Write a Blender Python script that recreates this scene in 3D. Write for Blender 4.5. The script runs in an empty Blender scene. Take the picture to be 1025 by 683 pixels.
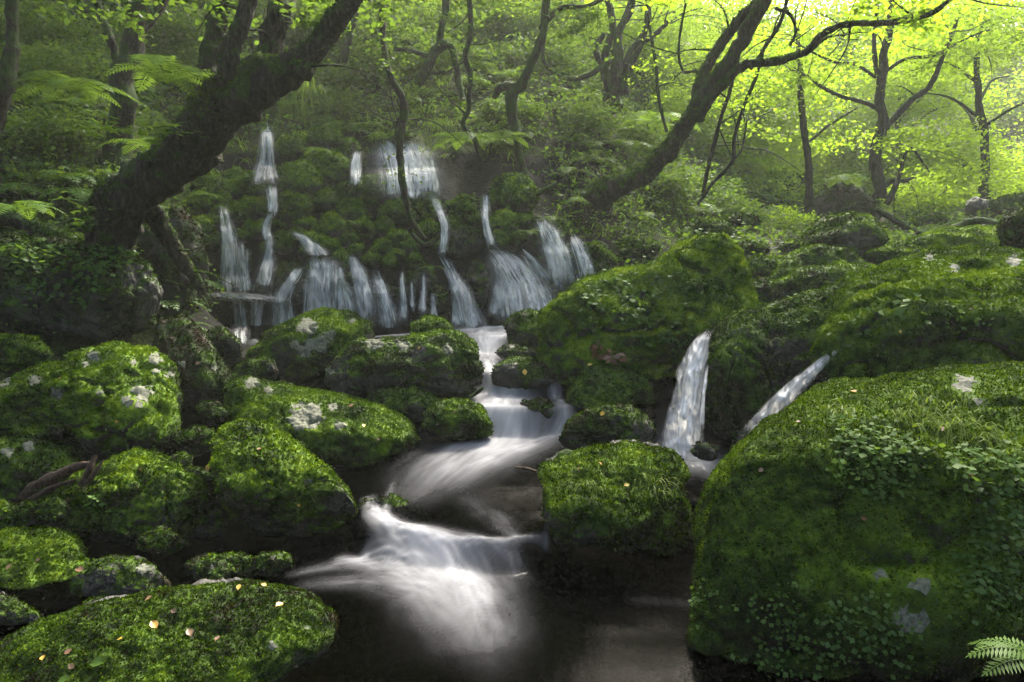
import bpy, bmesh, math, random
import numpy as np
random.seed(7); rng = np.random.default_rng(7)
scene = bpy.context.scene
COL = scene.collection
# ------------------------------------------------------------------ camera
FPX = 683.0; CAMZ = 1.8; PITCH = math.radians(6.8)
cp, sp = math.cos(PITCH), math.sin(PITCH)
FWD = np.array([0, cp, -sp]); UP = np.array([0, sp, cp]); CAM = np.array([0, 0, CAMZ])
cd = bpy.data.cameras.new("camera"); cam = bpy.data.objects.new("camera", cd); COL.objects.link(cam)
cam.location = (0, 0, CAMZ); cam.rotation_euler = (math.pi/2 - PITCH, 0, 0)
cd.sensor_width = 36; cd.lens = 24; cd.clip_end = 500; cd.clip_start = .05
scene.camera = cam

def W(px, py, Y):
    """world point seen at photo pixel (px,py) at world distance Y"""
    px, py, Y = np.broadcast_arrays(np.asarray(px, float), np.asarray(py, float), np.asarray(Y, float))
    a = (px - 512.5)/FPX; b = -(py - 341.5)/FPX
    dx = a; dy = FWD[1] + b*UP[1]; dz = FWD[2] + b*UP[2]
    t = Y/dy
    return np.stack([dx*t, Y, CAMZ + dz*t], -1)
def proj(P):
    Q = P - CAM
    d = Q@FWD
    return 512.5 + FPX*Q[..., 0]/d, 341.5 - FPX*(Q@UP)/d, d

# ------------------------------------------------------------------ noise
def _h(i, j, k, s):
    h = (i*np.uint32(374761393) + j*np.uint32(668265263) + k*np.uint32(2147483647) + np.uint32(s*974711+13)) & np.uint32(0xffffffff)
    h = (h ^ (h >> np.uint32(13)))*np.uint32(1274126177)
    h = (h ^ (h >> np.uint32(15)))*np.uint32(2246822519)
    return (h ^ (h >> np.uint32(16))).astype(np.float64)/4294967295.0
def vnoise(p, s=0):
    f = np.floor(p); t = p - f; t = t*t*t*(t*(t*6-15)+10)
    i = f.astype(np.int64).astype(np.uint32)
    x, y, z = i[..., 0], i[..., 1], i[..., 2]; u, v, w = t[..., 0], t[..., 1], t[..., 2]
    o = np.uint32(1)
    L = lambda a, b, q: a + (b-a)*q
    r = L(L(L(_h(x, y, z, s), _h(x+o, y, z, s), u), L(_h(x, y+o, z, s), _h(x+o, y+o, z, s), u), v),
          L(L(_h(x, y, z+o, s), _h(x+o, y, z+o, s), u), L(_h(x, y+o, z+o, s), _h(x+o, y+o, z+o, s), u), v), w)
    return r*2-1
def fbm(p, sc=1.0, oct=4, s=0, g=.5):
    a = 1.0; r = 0; p = np.asarray(p)*sc; n = 0
    for o in range(oct):
        r = r + a*vnoise(p, s+o*7); n += a; a *= g; p = p*2.03 + 5.17
    return r/n*1.5
def sstep(a, b, x):
    t = np.clip((x-a)/(b-a), 0, 1); return t*t*(3-2*t)

# ------------------------------------------------------------------ object helpers
def tag(o, label=None, cat=None, group=None, kind=None):
    if label: o['label'] = label
    if cat: o['category'] = cat
    if group: o['group'] = group
    if kind: o['kind'] = kind
    return o
def obj(name, V, F, mats, attrs=None, parent=None, origin=None, smooth=True, uv=None):
    """one mesh object; V world coordinates, stored relative to origin (or to the parent's place)"""
    V = np.asarray(V, np.float64); F = np.asarray(F, np.int32)
    if parent is not None: org = np.array(parent['_org'])
    elif origin is not None: org = np.asarray(origin, float)
    else: org = np.zeros(3)
    me = bpy.data.meshes.new(name)
    n, m, k = len(V), len(F), F.shape[1]
    me.vertices.add(n); me.vertices.foreach_set('co', (V-org).astype(np.float32).ravel())
    me.loops.add(m*k); me.loops.foreach_set('vertex_index', F.ravel())
    me.polygons.add(m); me.polygons.foreach_set('loop_start', np.arange(0, m*k, k, dtype=np.int32))
    me.polygons.foreach_set('use_smooth', np.full(m, smooth))
    if attrs:
        for an, av in attrs.items():
            at = me.attributes.new(an, 'FLOAT', 'POINT'); at.data.foreach_set('value', np.asarray(av, np.float32).ravel())
    if uv is not None:
        ul = me.uv_layers.new(name='uv'); ul.data.foreach_set('uv', np.asarray(uv, np.float32)[F.ravel()].ravel())
    me.update(calc_edges=True)
    for mt in (mats if isinstance(mats, (list, tuple)) else [mats]): me.materials.append(mt)
    o = bpy.data.objects.new(name, me); COL.objects.link(o)
    if parent is not None: o.parent = parent
    else:
        o.location = org
    o['_org'] = [float(v) for v in org]
    return o
def empty(name, loc):
    o = bpy.data.objects.new(name, None); COL.objects.link(o); o.location = loc; o['_org'] = [float(v) for v in loc]
    o.empty_display_size = .1
    return o
class MB:
    """collects geometry with one face size"""
    def __init__(s): s.V = []; s.F = []; s.T = []; s.n = 0
    def add(s, V, F, T=None):
        V = np.asarray(V, float).reshape(-1, 3); F = np.asarray(F, int)
        s.V.append(V); s.F.append(F+s.n); s.n += len(V)
        s.T.append(np.full(len(V), .5) if T is None else np.broadcast_to(np.asarray(T, float), (len(V),)))
    def build(s, name, mat, parent=None, origin=None, smooth=True):
        if not s.V: return None
        return obj(name, np.concatenate(s.V), np.concatenate(s.F), mat, {'tint': np.concatenate(s.T)}, parent, origin, smooth)

# ------------------------------------------------------------------ materials
def new_mat(name):
    m = bpy.data.materials.new(name); m.use_nodes = True; nt = m.node_tree; nt.nodes.clear()
    out = nt.nodes.new('ShaderNodeOutputMaterial')
    return m, nt, out
def ramp(nt, stops, fac):
    r = nt.nodes.new('ShaderNodeValToRGB'); e = r.color_ramp.elements
    while len(e) < len(stops): e.new(.5)
    for i, (p, c) in enumerate(stops): e[i].position = p; e[i].color = (*c, 1)
    if fac is not None: nt.links.new(fac, r.inputs[0])
    return r.outputs[0]
def noise(nt, scale, detail=4, coord=None, rough=.55):
    n = nt.nodes.new('ShaderNodeTexNoise'); n.inputs['Scale'].default_value = scale; n.inputs['Detail'].default_value = detail
    n.inputs['Roughness'].default_value = rough
    if coord is not None: nt.links.new(coord, n.inputs['Vector'])
    return n.outputs[0]
def attr(nt, name):
    a = nt.nodes.new('ShaderNodeAttribute'); a.attribute_name = name; return a.outputs['Fac']
def math_(nt, op, a, b=None, c=None, clamp=False):
    n = nt.nodes.new('ShaderNodeMath'); n.operation = op; n.use_clamp = clamp
    for i, v in enumerate((a, b, c)):
        if v is None: continue
        if isinstance(v, (int, float)): n.inputs[i].default_value = v
        else: nt.links.new(v, n.inputs[i])
    return n.outputs[0]
def mixc(nt, f, a, b):
    n = nt.nodes.new('ShaderNodeMix'); n.data_type = 'RGBA'
    for s, v in ((n.inputs[0], f), (n.inputs[6], a), (n.inputs[7], b)):
        if isinstance(v, (int, float)): s.default_value = v
        elif isinstance(v, tuple): s.default_value = (*v, 1)
        else: nt.links.new(v, s)
    return n.outputs[2]
def mixs(nt, f, a, b):
    n = nt.nodes.new('ShaderNodeMixShader')
    if isinstance(f, (int, float)): n.inputs[0].default_value = f
    else: nt.links.new(f, n.inputs[0])
    nt.links.new(a, n.inputs[1]); nt.links.new(b, n.inputs[2]); return n.outputs[0]
def objcoord(nt): return nt.nodes.new('ShaderNodeTexCoord').outputs['Object']
MOSS = [(0.0, (.026, .017, .006)), (.16, (.010, .019, .003)), (.40, (.032, .063, .004)), (.66, (.078, .144, .006)), (1.0, (.190, .270, .010))]
def rock_mat():
    m, nt, out = new_mat('mossy_rock'); oc = objcoord(nt)
    n1 = noise(nt, 3.5, 6, oc); n2 = noise(nt, 28, 5, oc); n3 = noise(nt, 110, 3, oc)
    rock = ramp(nt, [(.3, (.012, .012, .010)), (.5, (.034, .033, .027)), (.75, (.10, .095, .08))], math_(nt, 'ADD', math_(nt, 'MULTIPLY', n1, .5), math_(nt, 'MULTIPLY', n2, .5)))
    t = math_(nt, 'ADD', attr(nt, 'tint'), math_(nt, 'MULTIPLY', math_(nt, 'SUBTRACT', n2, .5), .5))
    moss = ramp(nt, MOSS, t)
    mf = math_(nt, 'ADD', attr(nt, 'moss'), math_(nt, 'MULTIPLY', math_(nt, 'SUBTRACT', n2, .5), 1.0))
    mf = ramp(nt, [(.42, (0, 0, 0)), (.58, (1, 1, 1))], mf)
    b = nt.nodes.new('ShaderNodeBsdfPrincipled')
    nt.links.new(mixc(nt, mf, rock, moss), b.inputs['Base Color'])
    nt.links.new(ramp(nt, [(0, (.42,)*3), (1, (.9,)*3)], mf), b.inputs['Roughness'])
    b.inputs['Specular IOR Level'].default_value = .3
    bp = nt.nodes.new('ShaderNodeBump'); bp.inputs['Strength'].default_value = .8; bp.inputs['Distance'].default_value = .012
    nt.links.new(math_(nt, 'ADD', n3, math_(nt, 'MULTIPLY', n2, 2.0)), bp.inputs['Height']); nt.links.new(bp.outputs[0], b.inputs['Normal'])
    nt.links.new(b.outputs[0], out.inputs[0]); return m
def leaf_mat(name, stops, trans=.45, gloss=.02, rough=.5, glow=.3):
    m, nt, out = new_mat(name)
    c = ramp(nt, stops, attr(nt, 'tint'))
    d = nt.nodes.new('ShaderNodeBsdfDiffuse'); nt.links.new(c, d.inputs[0])
    t = nt.nodes.new('ShaderNodeBsdfTranslucent'); nt.links.new(mixc(nt, glow, c, (.33, .50, .022)) if glow else c, t.inputs[0])
    s = mixs(nt, trans, d.outputs[0], t.outputs[0])
    if gloss:
        g = nt.nodes.new('ShaderNodeBsdfGlossy'); g.inputs['Roughness'].default_value = rough; g.inputs[0].default_value = (1, 1, 1, 1)
        s = mixs(nt, gloss, s, g.outputs[0])
    nt.links.new(s, out.inputs[0]); return m
def bark_mat():
    m, nt, out = new_mat('mossy_bark'); oc = objcoord(nt)
    n1 = noise(nt, 5, 5, oc); mp = nt.nodes.new('ShaderNodeMapping'); mp.inputs['Scale'].default_value = (1, 1, .3); nt.links.new(oc, mp.inputs[0]); n2 = noise(nt, 34, 6, mp.outputs[0], .7)
    bark = ramp(nt, [(.34, (.007, .006, .0045)), (.5, (.024, .020, .014)), (.64, (.065, .055, .038)), (.8, (.15, .13, .10))], n2)
    moss = ramp(nt, [(.3, (.010, .022, .003)), (.7, (.036, .075, .007))], n2)
    g = nt.nodes.new('ShaderNodeNewGeometry'); sx = nt.nodes.new('ShaderNodeSeparateXYZ'); nt.links.new(g.outputs['Normal'], sx.inputs[0])
    mf = math_(nt, 'ADD', math_(nt, 'MULTIPLY', sx.outputs[2], .30), math_(nt, 'ADD', n1, attr(nt, 'moss')))
    mf = ramp(nt, [(.54, (0, 0, 0)), (.68, (1, 1, 1))], mf)
    b = nt.nodes.new('ShaderNodeBsdfPrincipled'); nt.links.new(mixc(nt, mf, bark, moss), b.inputs['Base Color'])
    b.inputs['Roughness'].default_value = .85; b.inputs['Specular IOR Level'].default_value = .2
    bp = nt.nodes.new('ShaderNodeBump'); bp.inputs['Strength'].default_value = 1; bp.inputs['Distance'].default_value = .035
    nt.links.new(n2, bp.inputs['Height']); nt.links.new(bp.outputs[0], b.inputs['Normal'])
    nt.links.new(b.outputs[0], out.inputs[0]); return m
def ground_mat():
    m, nt, out = new_mat('forest_floor'); oc = objcoord(nt)
    n1 = noise(nt, 1.6, 6, oc); n2 = noise(nt, 24, 6, oc)
    c1 = ramp(nt, [(.3, (.008, .008, .005)), (.55, (.020, .020, .010)), (.75, (.035, .034, .018))], n2)
    c2 = ramp(nt, [(.3, (.010, .018, .004)), (.7, (.05, .08, .010))], n2)
    mf = ramp(nt, [(.42, (0, 0, 0)), (.58, (1, 1, 1))], n1)
    b = nt.nodes.new('ShaderNodeBsdfPrincipled'); wr = ramp(nt, [(.35, (.006, .006, .005)), (.7, (.026, .025, .020))], n2)
    nt.links.new(mixc(nt, attr(nt, 'wet'), mixc(nt, mf, c1, c2), wr), b.inputs['Base Color']); b.inputs['Roughness'].default_value = .85
    b.inputs['Specular IOR Level'].default_value = .12
    bp = nt.nodes.new('ShaderNodeBump'); bp.inputs['Strength'].default_value = 1; bp.inputs['Distance'].default_value = .04
    nt.links.new(n2, bp.inputs['Height']); nt.links.new(bp.outputs[0], b.inputs['Normal'])
    nt.links.new(b.outputs[0], out.inputs[0]); return m
def foam_shader(nt, c=(.60, .61, .64, 1)):
    d = nt.nodes.new('ShaderNodeBsdfDiffuse'); d.inputs[0].default_value = c
    t = nt.nodes.new('ShaderNodeBsdfTranslucent'); t.inputs[0].default_value = c
    return mixs(nt, .35, d.outputs[0], t.outputs[0])
def water_mat():
    m, nt, out = new_mat('stream_water'); oc = objcoord(nt)
    tr = nt.nodes.new('ShaderNodeBsdfTransparent'); tr.inputs[0].default_value = (.18, .16, .11, 1)
    gl = nt.nodes.new('ShaderNodeBsdfGlossy'); gl.inputs['Roughness'].default_value = .13; gl.inputs[0].default_value = (.11, .11, .11, 1)
    fr = nt.nodes.new('ShaderNodeFresnel'); fr.inputs[0].default_value = 1.33
    mp = nt.nodes.new('ShaderNodeMapping'); nt.links.new(oc, mp.inputs[0]); mp.inputs['Scale'].default_value = (6, 2, 6)
    bp = nt.nodes.new('ShaderNodeBump'); bp.inputs['Strength'].default_value = .12; bp.inputs['Distance'].default_value = .03
    nt.links.new(noise(nt, 2, 3, mp.outputs[0]), bp.inputs['Height'])
    nt.links.new(bp.outputs[0], gl.inputs['Normal']); nt.links.new(bp.outputs[0], fr.inputs['Normal'])
    w = mixs(nt, fr.outputs[0], tr.outputs[0], gl.outputs[0])
    nt.links.new(mixs(nt, attr(nt, 'foam'), w, foam_shader(nt)), out.inputs[0]); return m
def fall_mat():
    m, nt, out = new_mat('falling_water')
    tr = nt.nodes.new('ShaderNodeBsdfTransparent'); tr.inputs[0].default_value = (.85, .87, .86, 1)
    nt.links.new(mixs(nt, attr(nt, 'foam'), tr.outputs[0], foam_shader(nt, (.86, .87, .88, 1))), out.inputs[0]); return m
def plain_mat(name, c1, c2, scale=30, rough=.8, spec=.2):
    m, nt, out = new_mat(name); n = noise(nt, scale, 5, objcoord(nt))
    b = nt.nodes.new('ShaderNodeBsdfPrincipled'); nt.links.new(ramp(nt, [(.32, c1), (.68, c2)], n), b.inputs['Base Color'])
    b.inputs['Roughness'].default_value = rough; b.inputs['Specular IOR Level'].default_value = spec
    bp = nt.nodes.new('ShaderNodeBump'); bp.inputs['Strength'].default_value = .7; bp.inputs['Distance'].default_value = .01
    nt.links.new(n, bp.inputs['Height']); nt.links.new(bp.outputs[0], b.inputs['Normal'])
    nt.links.new(b.outputs[0], out.inputs[0]); return m
M_ROCK = rock_mat(); M_BARK = bark_mat(); M_GROUND = ground_mat(); M_WATER = water_mat(); M_FALL = fall_mat()
M_MOSS = leaf_mat('moss_tufts', MOSS, .29, 0, glow=0)
M_LICHEN = plain_mat('pale_lichen', (.055, .06, .04), (.20, .21, .155), 45)
M_WOOD = plain_mat('weathered_wood', (.018, .012, .008), (.10, .065, .045), 45)
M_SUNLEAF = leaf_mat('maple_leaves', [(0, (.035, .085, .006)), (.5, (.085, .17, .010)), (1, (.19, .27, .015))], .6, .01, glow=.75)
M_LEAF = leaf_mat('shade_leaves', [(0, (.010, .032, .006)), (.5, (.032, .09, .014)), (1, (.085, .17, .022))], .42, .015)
M_FERN = leaf_mat('fern_leaves', [(0, (.022, .055, .008)), (.5, (.05, .115, .015)), (1, (.10, .19, .03))], .4, .015)
M_GRASS = leaf_mat('grass_blades', [(0, (.03, .05, .008)), (.5, (.055, .11, .012)), (1, (.13, .19, .025))], .4, .015)
M_YELLOW = leaf_mat('fallen_leaf_yellow', [(0, (.45, .22, .02)), (1, (.65, .45, .06))], .3, .06)
M_BROWN = leaf_mat('fallen_leaf_brown', [(0, (.10, .035, .015)), (1, (.24, .13, .05))], .2, .06)

# ------------------------------------------------------------------ ground
GP = []
def gw(*pts): GP.extend(pts)
def gpx(*pts): GP.extend([tuple(W(*p)) for p in pts])
gw((-.3, 1, -.45), (-.3, 2.5, -.45), (.6, 3, -.45), (1.2, 3.6, -.4), (-2, 1, -.3), (2.5, 1, -.3), (-4, 2, .1), (5, 2, .2), (-1.0, 3.6, -.40), (-.8, 4.35, .0), (0, 4.45, .04), (-.5, 5.3, .08), (.3, 5.4, .08), (-.1, 6.1, .33),
   (-.2, 7, .48), (-.2, 8.2, .62), (-3.5, 9.0, .72), (-1.6, 9.0, .72), (.6, 9.2, .85), (-2, 4.2, -.15), (-3.5, 4.5, .0), (-2.2, 5.6, .2), (-4, 6, .5), (-3.2, 7.2, .6), (-1.6, 7.6, .6),
   (1.5, 4.2, -.2), (2.5, 3, -.3), (3, 5, .2), (1.5, 5.3, .08), (2.6, 6.8, .7), (4, 6, .6), (4.5, 8, 1.5), (2, 8, 1.0), (1.2, 6.6, .5), (6, 5, 1.0), (9, 4, 2.5))
for px in (215, 300, 390, 480, 560):
    o = .25 if px > 500 else 0
    gpx((px, 338-o*80, 9.3+o), (px, 285, 9.75+o), (px, 230, 10.4+o), (px, 205, 11.0+o), (px, 172, 11.6+o*2), (px, 150, 11.9+o*2), (px, 128, 12.8+o*2), (px, 95, 14), (px, 30, 17.5), (px, -60, 22), (px, -150, 30))
gpx((-120, 300, 6.6), (20, 300, 7.2), (110, 260, 7.6), (-120, 190, 7.6), (0, 190, 8.2), (110, 190, 8.6), (165, 230, 9.0), (-120, 120, 8.8), (0, 120, 9.6), (120, 110, 10.2), (0, 60, 12), (120, 60, 12.5), (-150, 40, 11), (0, -20, 16), (120, -30, 17), (-200, -80, 17), (0, -150, 24),
    (610, 270, 10.2), (620, 215, 11.2), (660, 180, 12.6), (700, 245, 11.5), (750, 245, 11), (850, 240, 12), (1000, 240, 11), (1150, 215, 11), (700, 205, 14.5), (760, 215, 17), (900, 212, 18), (1000, 205, 20), (1150, 170, 18), (640, 140, 16), (600, 70, 19), (700, 150, 22),
    (900, 190, 27), (780, 170, 28), (1020, 170, 32), (1000, 70, 50), (850, 90, 50), (700, 60, 40), (550, -100, 36), (1200, 60, 36), (1300, 110, 24), (1500, 60, 24))
gw((-30, 0, 12), (30, 0, 14), (-30, 30, 22), (-20, 60, 32), (0, 70, 26), (30, 70, 22), (40, 40, 18), (0, -2, -.1), (0, -8, 5), (-14, -8, 9), (14, -8, 9))  # includes an unseen slope raised behind the camera to block low light
GP = np.array(GP)
def _rbf_setup():
    n = len(GP); D = np.sqrt(((GP[:, None, :2]-GP[None, :, :2])**2).sum(-1)+.01)
    A = np.zeros((n+3, n+3)); A[:n, :n] = D + np.eye(n)*-.002; A[:n, n] = 1; A[:n, n+1:] = GP[:, :2]; A[n, :n] = 1; A[n+1:, :n] = GP[:, :2].T
    return np.linalg.solve(A, np.concatenate([GP[:, 2], np.zeros(3)]))
RB = _rbf_setup()
def gz(x, y, det=True):
    x = np.atleast_1d(np.asarray(x, float)); y = np.atleast_1d(np.asarray(y, float)); r = np.empty(x.size); X, Yv = x.ravel(), y.ravel()
    for i in range(0, X.size, 20000):
        a, b = X[i:i+20000], Yv[i:i+20000]
        D = np.sqrt((a[:, None]-GP[None, :, 0])**2+(b[:, None]-GP[None, :, 1])**2+.01)
        r[i:i+20000] = D@RB[:-3] + RB[-3] + a*RB[-2] + b*RB[-1]
    if det:
        P = np.stack([X, Yv, r], -1)
        r = r + fbm(P, 1.6, 4, 3)*.11*sstep(2, 8, Yv) + fbm(P, .35, 3, 5)*.5*sstep(12, 25, Yv)
    return r.reshape(x.shape)
def hit(px, py, y0=3.0, y1=60.0):
    """distance at which the pixel ray meets the ground"""
    ys = np.concatenate([np.arange(y0, 16, .04), np.arange(16, y1, .2)])
    P = W(px, py, ys); d = P[:, 2]-gz(P[:, 0], P[:, 1])
    k = np.nonzero(d < 0)[0]
    return float(ys[k[0]]) if len(k) else None
def make_ground():
    ys = np.concatenate([np.linspace(-10, 1.5, 20), np.linspace(1.6, 9, 130), np.linspace(9.04, 13, 110), np.linspace(13.1, 75, 110)])
    u = np.linspace(-1, 1, 330); xs = np.sign(u)*(np.abs(u)*6 + np.abs(u)**4*38)
    X, Yg = np.meshgrid(xs, ys); Z = gz(X, Yg)
    V = np.stack([X, Yg, Z], -1).reshape(-1, 3); nx, ny = len(xs), len(ys)
    i = np.arange(nx-1)[None]+np.arange(ny-1)[:, None]*nx; i = i.ravel()
    F = np.stack([i, i+1, i+nx+1, i+nx], -1)
    px_, py_, _ = proj(V); wet = ((V[:, 1] < 9.8) & (V[:, 0] > -2.6) & (V[:, 0] < 1.9)) | ((px_ > 195) & (px_ < 610) & (V[:, 1] > 7) & (V[:, 1] < 12.6) & (V[:, 2] < 3.6))
    o = obj('ground', V, F, M_GROUND, {'wet': wet.astype(float)})
    tag(o, 'dark forest floor and banks rising on both sides of the stream', 'ground', kind='structure')
make_ground()

# ------------------------------------------------------------------ rocks
_ico = {}
def ico(n):
    if n not in _ico:
        bm = bmesh.new(); bmesh.ops.create_icosphere(bm, subdivisions=n, radius=1.0)
        V = np.array([v.co[:] for v in bm.verts]); F = np.array([[v.index for v in f.verts] for f in bm.faces]); bm.free()
        _ico[n] = (V/np.linalg.norm(V, axis=1)[:, None], F)
    return _ico[n]
def vnormals(V, F):
    fn = np.cross(V[F[:, 1]]-V[F[:, 0]], V[F[:, 2]]-V[F[:, 0]]); N = np.zeros_like(V)
    for k in range(3):
        for c in range(3): N[:, c] += np.bincount(F[:, k], fn[:, c], len(V))
    return N/(np.linalg.norm(N, axis=1)[:, None]+1e-12)
def tufts(V, F, N, moss, tint, size, dens=1.0, cap=110000):
    """small upright moss leaves spread over the mossy faces"""
    a = .5*np.linalg.norm(np.cross(V[F[:, 1]]-V[F[:, 0]], V[F[:, 2]]-V[F[:, 0]]), axis=1)
    w = a*np.clip(moss[F].mean(1)*1.6-.5, 0, 1)
    fc = V[F].mean(1)-CAM; fc /= np.linalg.norm(fc, axis=1)[:, None]
    w = w*(N[F].mean(1)[:, 2] > -.55)*((fc*N[F].mean(1)).sum(1) < .45)
    tot = w.sum()
    if tot <= 0: return None
    n = int(min(cap, dens*tot/size**2))
    f = rng.choice(len(F), n, p=w/tot)
    b = rng.random((n, 2)); fl = b.sum(1) > 1; b[fl] = 1-b[fl]; b = np.concatenate([1-b.sum(1, keepdims=True), b], 1)
    P = (V[F[f]]*b[..., None]).sum(1); nn = (N[F[f]]*b[..., None]).sum(1); tt = (tint[F[f]]*b).sum(1)
    d = nn*.8 + rng.normal(0, .45, (n, 3)) + np.array([0, 0, .25]); d /= np.linalg.norm(d, axis=1)[:, None]
    s = np.cross(d, rng.normal(size=(n, 3))); s /= np.linalg.norm(s, axis=1)[:, None]+1e-9
    L = size*rng.uniform(.7, 1.9, n)[:, None]; w_ = size*rng.uniform(.35, .7, n)[:, None]
    P = P - nn*size*.2
    TV = np.stack([P, P+d*L*.55+s*w_, P+d*L, P+d*L*.55-s*w_], 1).reshape(-1, 3)
    i = np.arange(n)[:, None]*4
    TF = np.concatenate([i+np.array([[0, 1, 2]]), i+np.array([[0, 2, 3]])])
    T = np.repeat(np.clip(tt+rng.normal(0, .19 if size < .013 else .09, n), 0, 1), 4)
    return TV, TF, T
ROCKS = {}
def rock(key, pts, Y, label, cat='rock', name='mossy_boulder', thick=.8, lean=.5, h0=-.1, n=2.5, rough=.07, moss=.75, bright=.5, lichen=(), group=None, sub=None, sd=None, tuft=1.0, strata=0, facets=7, toplit=1.0, ground=False, wetz=.20, var=.28, fine=.12):
    """boulder from its outline (photo pixels) at distance Y, given its own thickness and lean"""
    sd = sd if sd is not None else (sum(map(ord, key))*13 % 997)
    pts = np.array(pts, float)
    if ground: Y = (hit(pts[:, 0].mean(), pts[:, 1].max()-.12*np.ptp(pts[:, 1]), 6) or Y)-.15
    q = []
    for i in range(len(pts)):
        a, b = pts[i], pts[(i+1) % len(pts)]
        for t in np.linspace(0, 1, 12, endpoint=False): q.append(a+(b-a)*t)
    q = np.array(q); wpx = np.ptp(pts[:, 0]); hpx = np.ptp(pts[:, 1])
    cy = (pts[:, 1].max()+pts[:, 1].min())/2
    h = (cy-q[:, 1])/(hpx/2)
    half = .5*hpx/FPX*Y
    dep = lambda hh: Y + half*lean*np.maximum(0, hh-h0)/(1-h0)*1.6
    P = W(q[:, 0], q[:, 1], dep(h))
    c = P.mean(0); zt, zb = P[:, 2].max(), P[:, 2].min()
    ang = np.arctan2(P[:, 2]-c[2], P[:, 0]-c[0]); R = np.hypot(P[:, 2]-c[2], P[:, 0]-c[0])
    tg = np.linspace(-np.pi, np.pi, 361)
    o = np.argsort(ang); R = np.interp(tg, ang[o], R[o], period=2*np.pi)
    k = 4; Rs = np.mean([np.roll(R[:-1], s) for s in range(-k, k+1)], 0); R = np.append(Rs, Rs[0])
    big = max(wpx, hpx)
    if sub is None: sub = 7 if big > 140 else 6 if big > 55 else 5 if big > 22 else 4
    U, F = ico(sub)
    rp = np.hypot(U[:, 0], U[:, 2]); uy = U[:, 1]
    s = (rp**n+np.abs(uy)**n)**(-1/n); rp2 = rp*s; uy2 = uy*s
    th = np.arctan2(U[:, 2], U[:, 0]); Rr = np.interp(th, tg, R)
    mean = .5*min(np.ptp(P[:, 0]), (zt-zb)*1.6); T = thick*mean
    V = np.empty_like(U)
    V[:, 0] = c[0]+np.cos(th)*Rr*rp2; V[:, 2] = c[2]+np.sin(th)*Rr*rp2
    hg = np.linspace(-1, 1, 200); zg = np.maximum.accumulate(W(np.full(200, q[:, 0].mean()), cy-hg*hpx/2, dep(hg))[:, 2]+np.arange(200)*1e-7)
    dg = dep(hg); dg = np.convolve(np.pad(dg, 8, 'edge'), np.ones(17)/17, 'valid')
    V[:, 1] = np.interp(V[:, 2], zg, dg)+np.where(uy2 < 0, uy2*.6, uy2*1.1)*T
    rad = mean
    rr_ = np.random.default_rng(sd+5)
    ctr = V.mean(0); ext = np.array([np.ptp(V[:, 0])/2, T, (zt-zb)/2])
    for _ in range(facets):
        pn = rr_.normal(size=3)*np.array([.7, 1, .8]); pn[1] = -abs(pn[1])-.15; pn /= np.linalg.norm(pn)
        q_ = ((V-ctr)/ext)@pn; dd = rr_.uniform(.5, .8); ov = np.maximum(0, q_-dd)
        V = V-(ov*.85)[:, None]*pn*ext*np.array([.35, 1, .35])
    # keep the whole body inside its outline: the far side tapers
    X0, Y0_, _ = proj(V); c0 = np.array([q[:, 0].mean(), (q[:, 1].max()+q[:, 1].min())/2])
    aq = np.arctan2(q[:, 1]-c0[1], q[:, 0]-c0[0]); rq = np.hypot(q[:, 0]-c0[0], q[:, 1]-c0[1]); oq = np.argsort(aq)
    av = np.arctan2(Y0_-c0[1], X0-c0[0]); rv = np.hypot(X0-c0[0], Y0_-c0[1])+1e-6
    lim = np.interp(av, aq[oq], rq[oq], period=2*np.pi)
    kk = np.where(rv > lim*.99, (lim*.99+.06*np.minimum(rv-lim*.99, lim*.5))/rv, 1.0)
    V = W(c0[0]+(X0-c0[0])*kk, c0[1]+(Y0_-c0[1])*kk, V[:, 1])
    N = vnormals(V, F)
    nz = fbm(V/rad, 1.3, 3, sd)*rough*1.5 + fbm(V/rad, 4, 3, sd+50)*rough*.55
    rid = 1-np.abs(fbm(V/rad, 2.2, 3, sd+90)); nz -= np.clip(rid-.86, 0, 1)*rough*6
    if strata:
        nz += strata*(np.abs(((V[:, 2]/rad*3.5+fbm(V/rad, 1.5, 2, sd)*.8) % 1)-.5)-.25)
    amp = .35+.65*np.abs(uy2)            # keep the outline, break up the faces
    V = V + N*(nz*amp*rad)[:, None]
    px_m = Y/FPX
    V = V + N*((fbm(V, 1/(px_m*16), 3, sd+20)*px_m*2.2)[:, None])
    lump = np.zeros(len(V))
    if Y < 7.5:
        lump = fbm(V, 1/.055, 3, sd+61); lump2 = np.abs(fbm(V, 1/.16, 3, sd+62)); lump = lump-1.6*np.clip(.12-lump2, 0, 1)/.12*.45
        V = V + N*(lump*.009)[:, None]
    N = vnormals(V, F)
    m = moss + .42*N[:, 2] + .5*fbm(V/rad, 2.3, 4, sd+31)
    m = m - .75*sstep(wetz, wetz-.35, (V[:, 2]-zb)/(zt-zb)+.12*fbm(V/rad, 3, 2, sd+8))
    m = np.clip(m, 0, 1)
    tint = bright*(.62) + .24*N[:, 2]*bright*1.6*toplit + var*fbm(V/rad, 2.4, 4, sd+44) + fine*fbm(V, 1/(px_m*6), 2, sd+45)  # moss brighter where it faces up; raised on cushions as painted top light
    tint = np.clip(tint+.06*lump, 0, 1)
    org = np.array([c[0], c[1], V[:, 2].min()])
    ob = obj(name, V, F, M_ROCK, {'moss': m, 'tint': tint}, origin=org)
    tag(ob, label, cat, group)
    # lichen crusts: raised patches of the surface
    lm = np.zeros(len(V))
    X_, Y_, D_ = proj(V)
    vis = ((V-CAM)*N).sum(1) < 0
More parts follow.
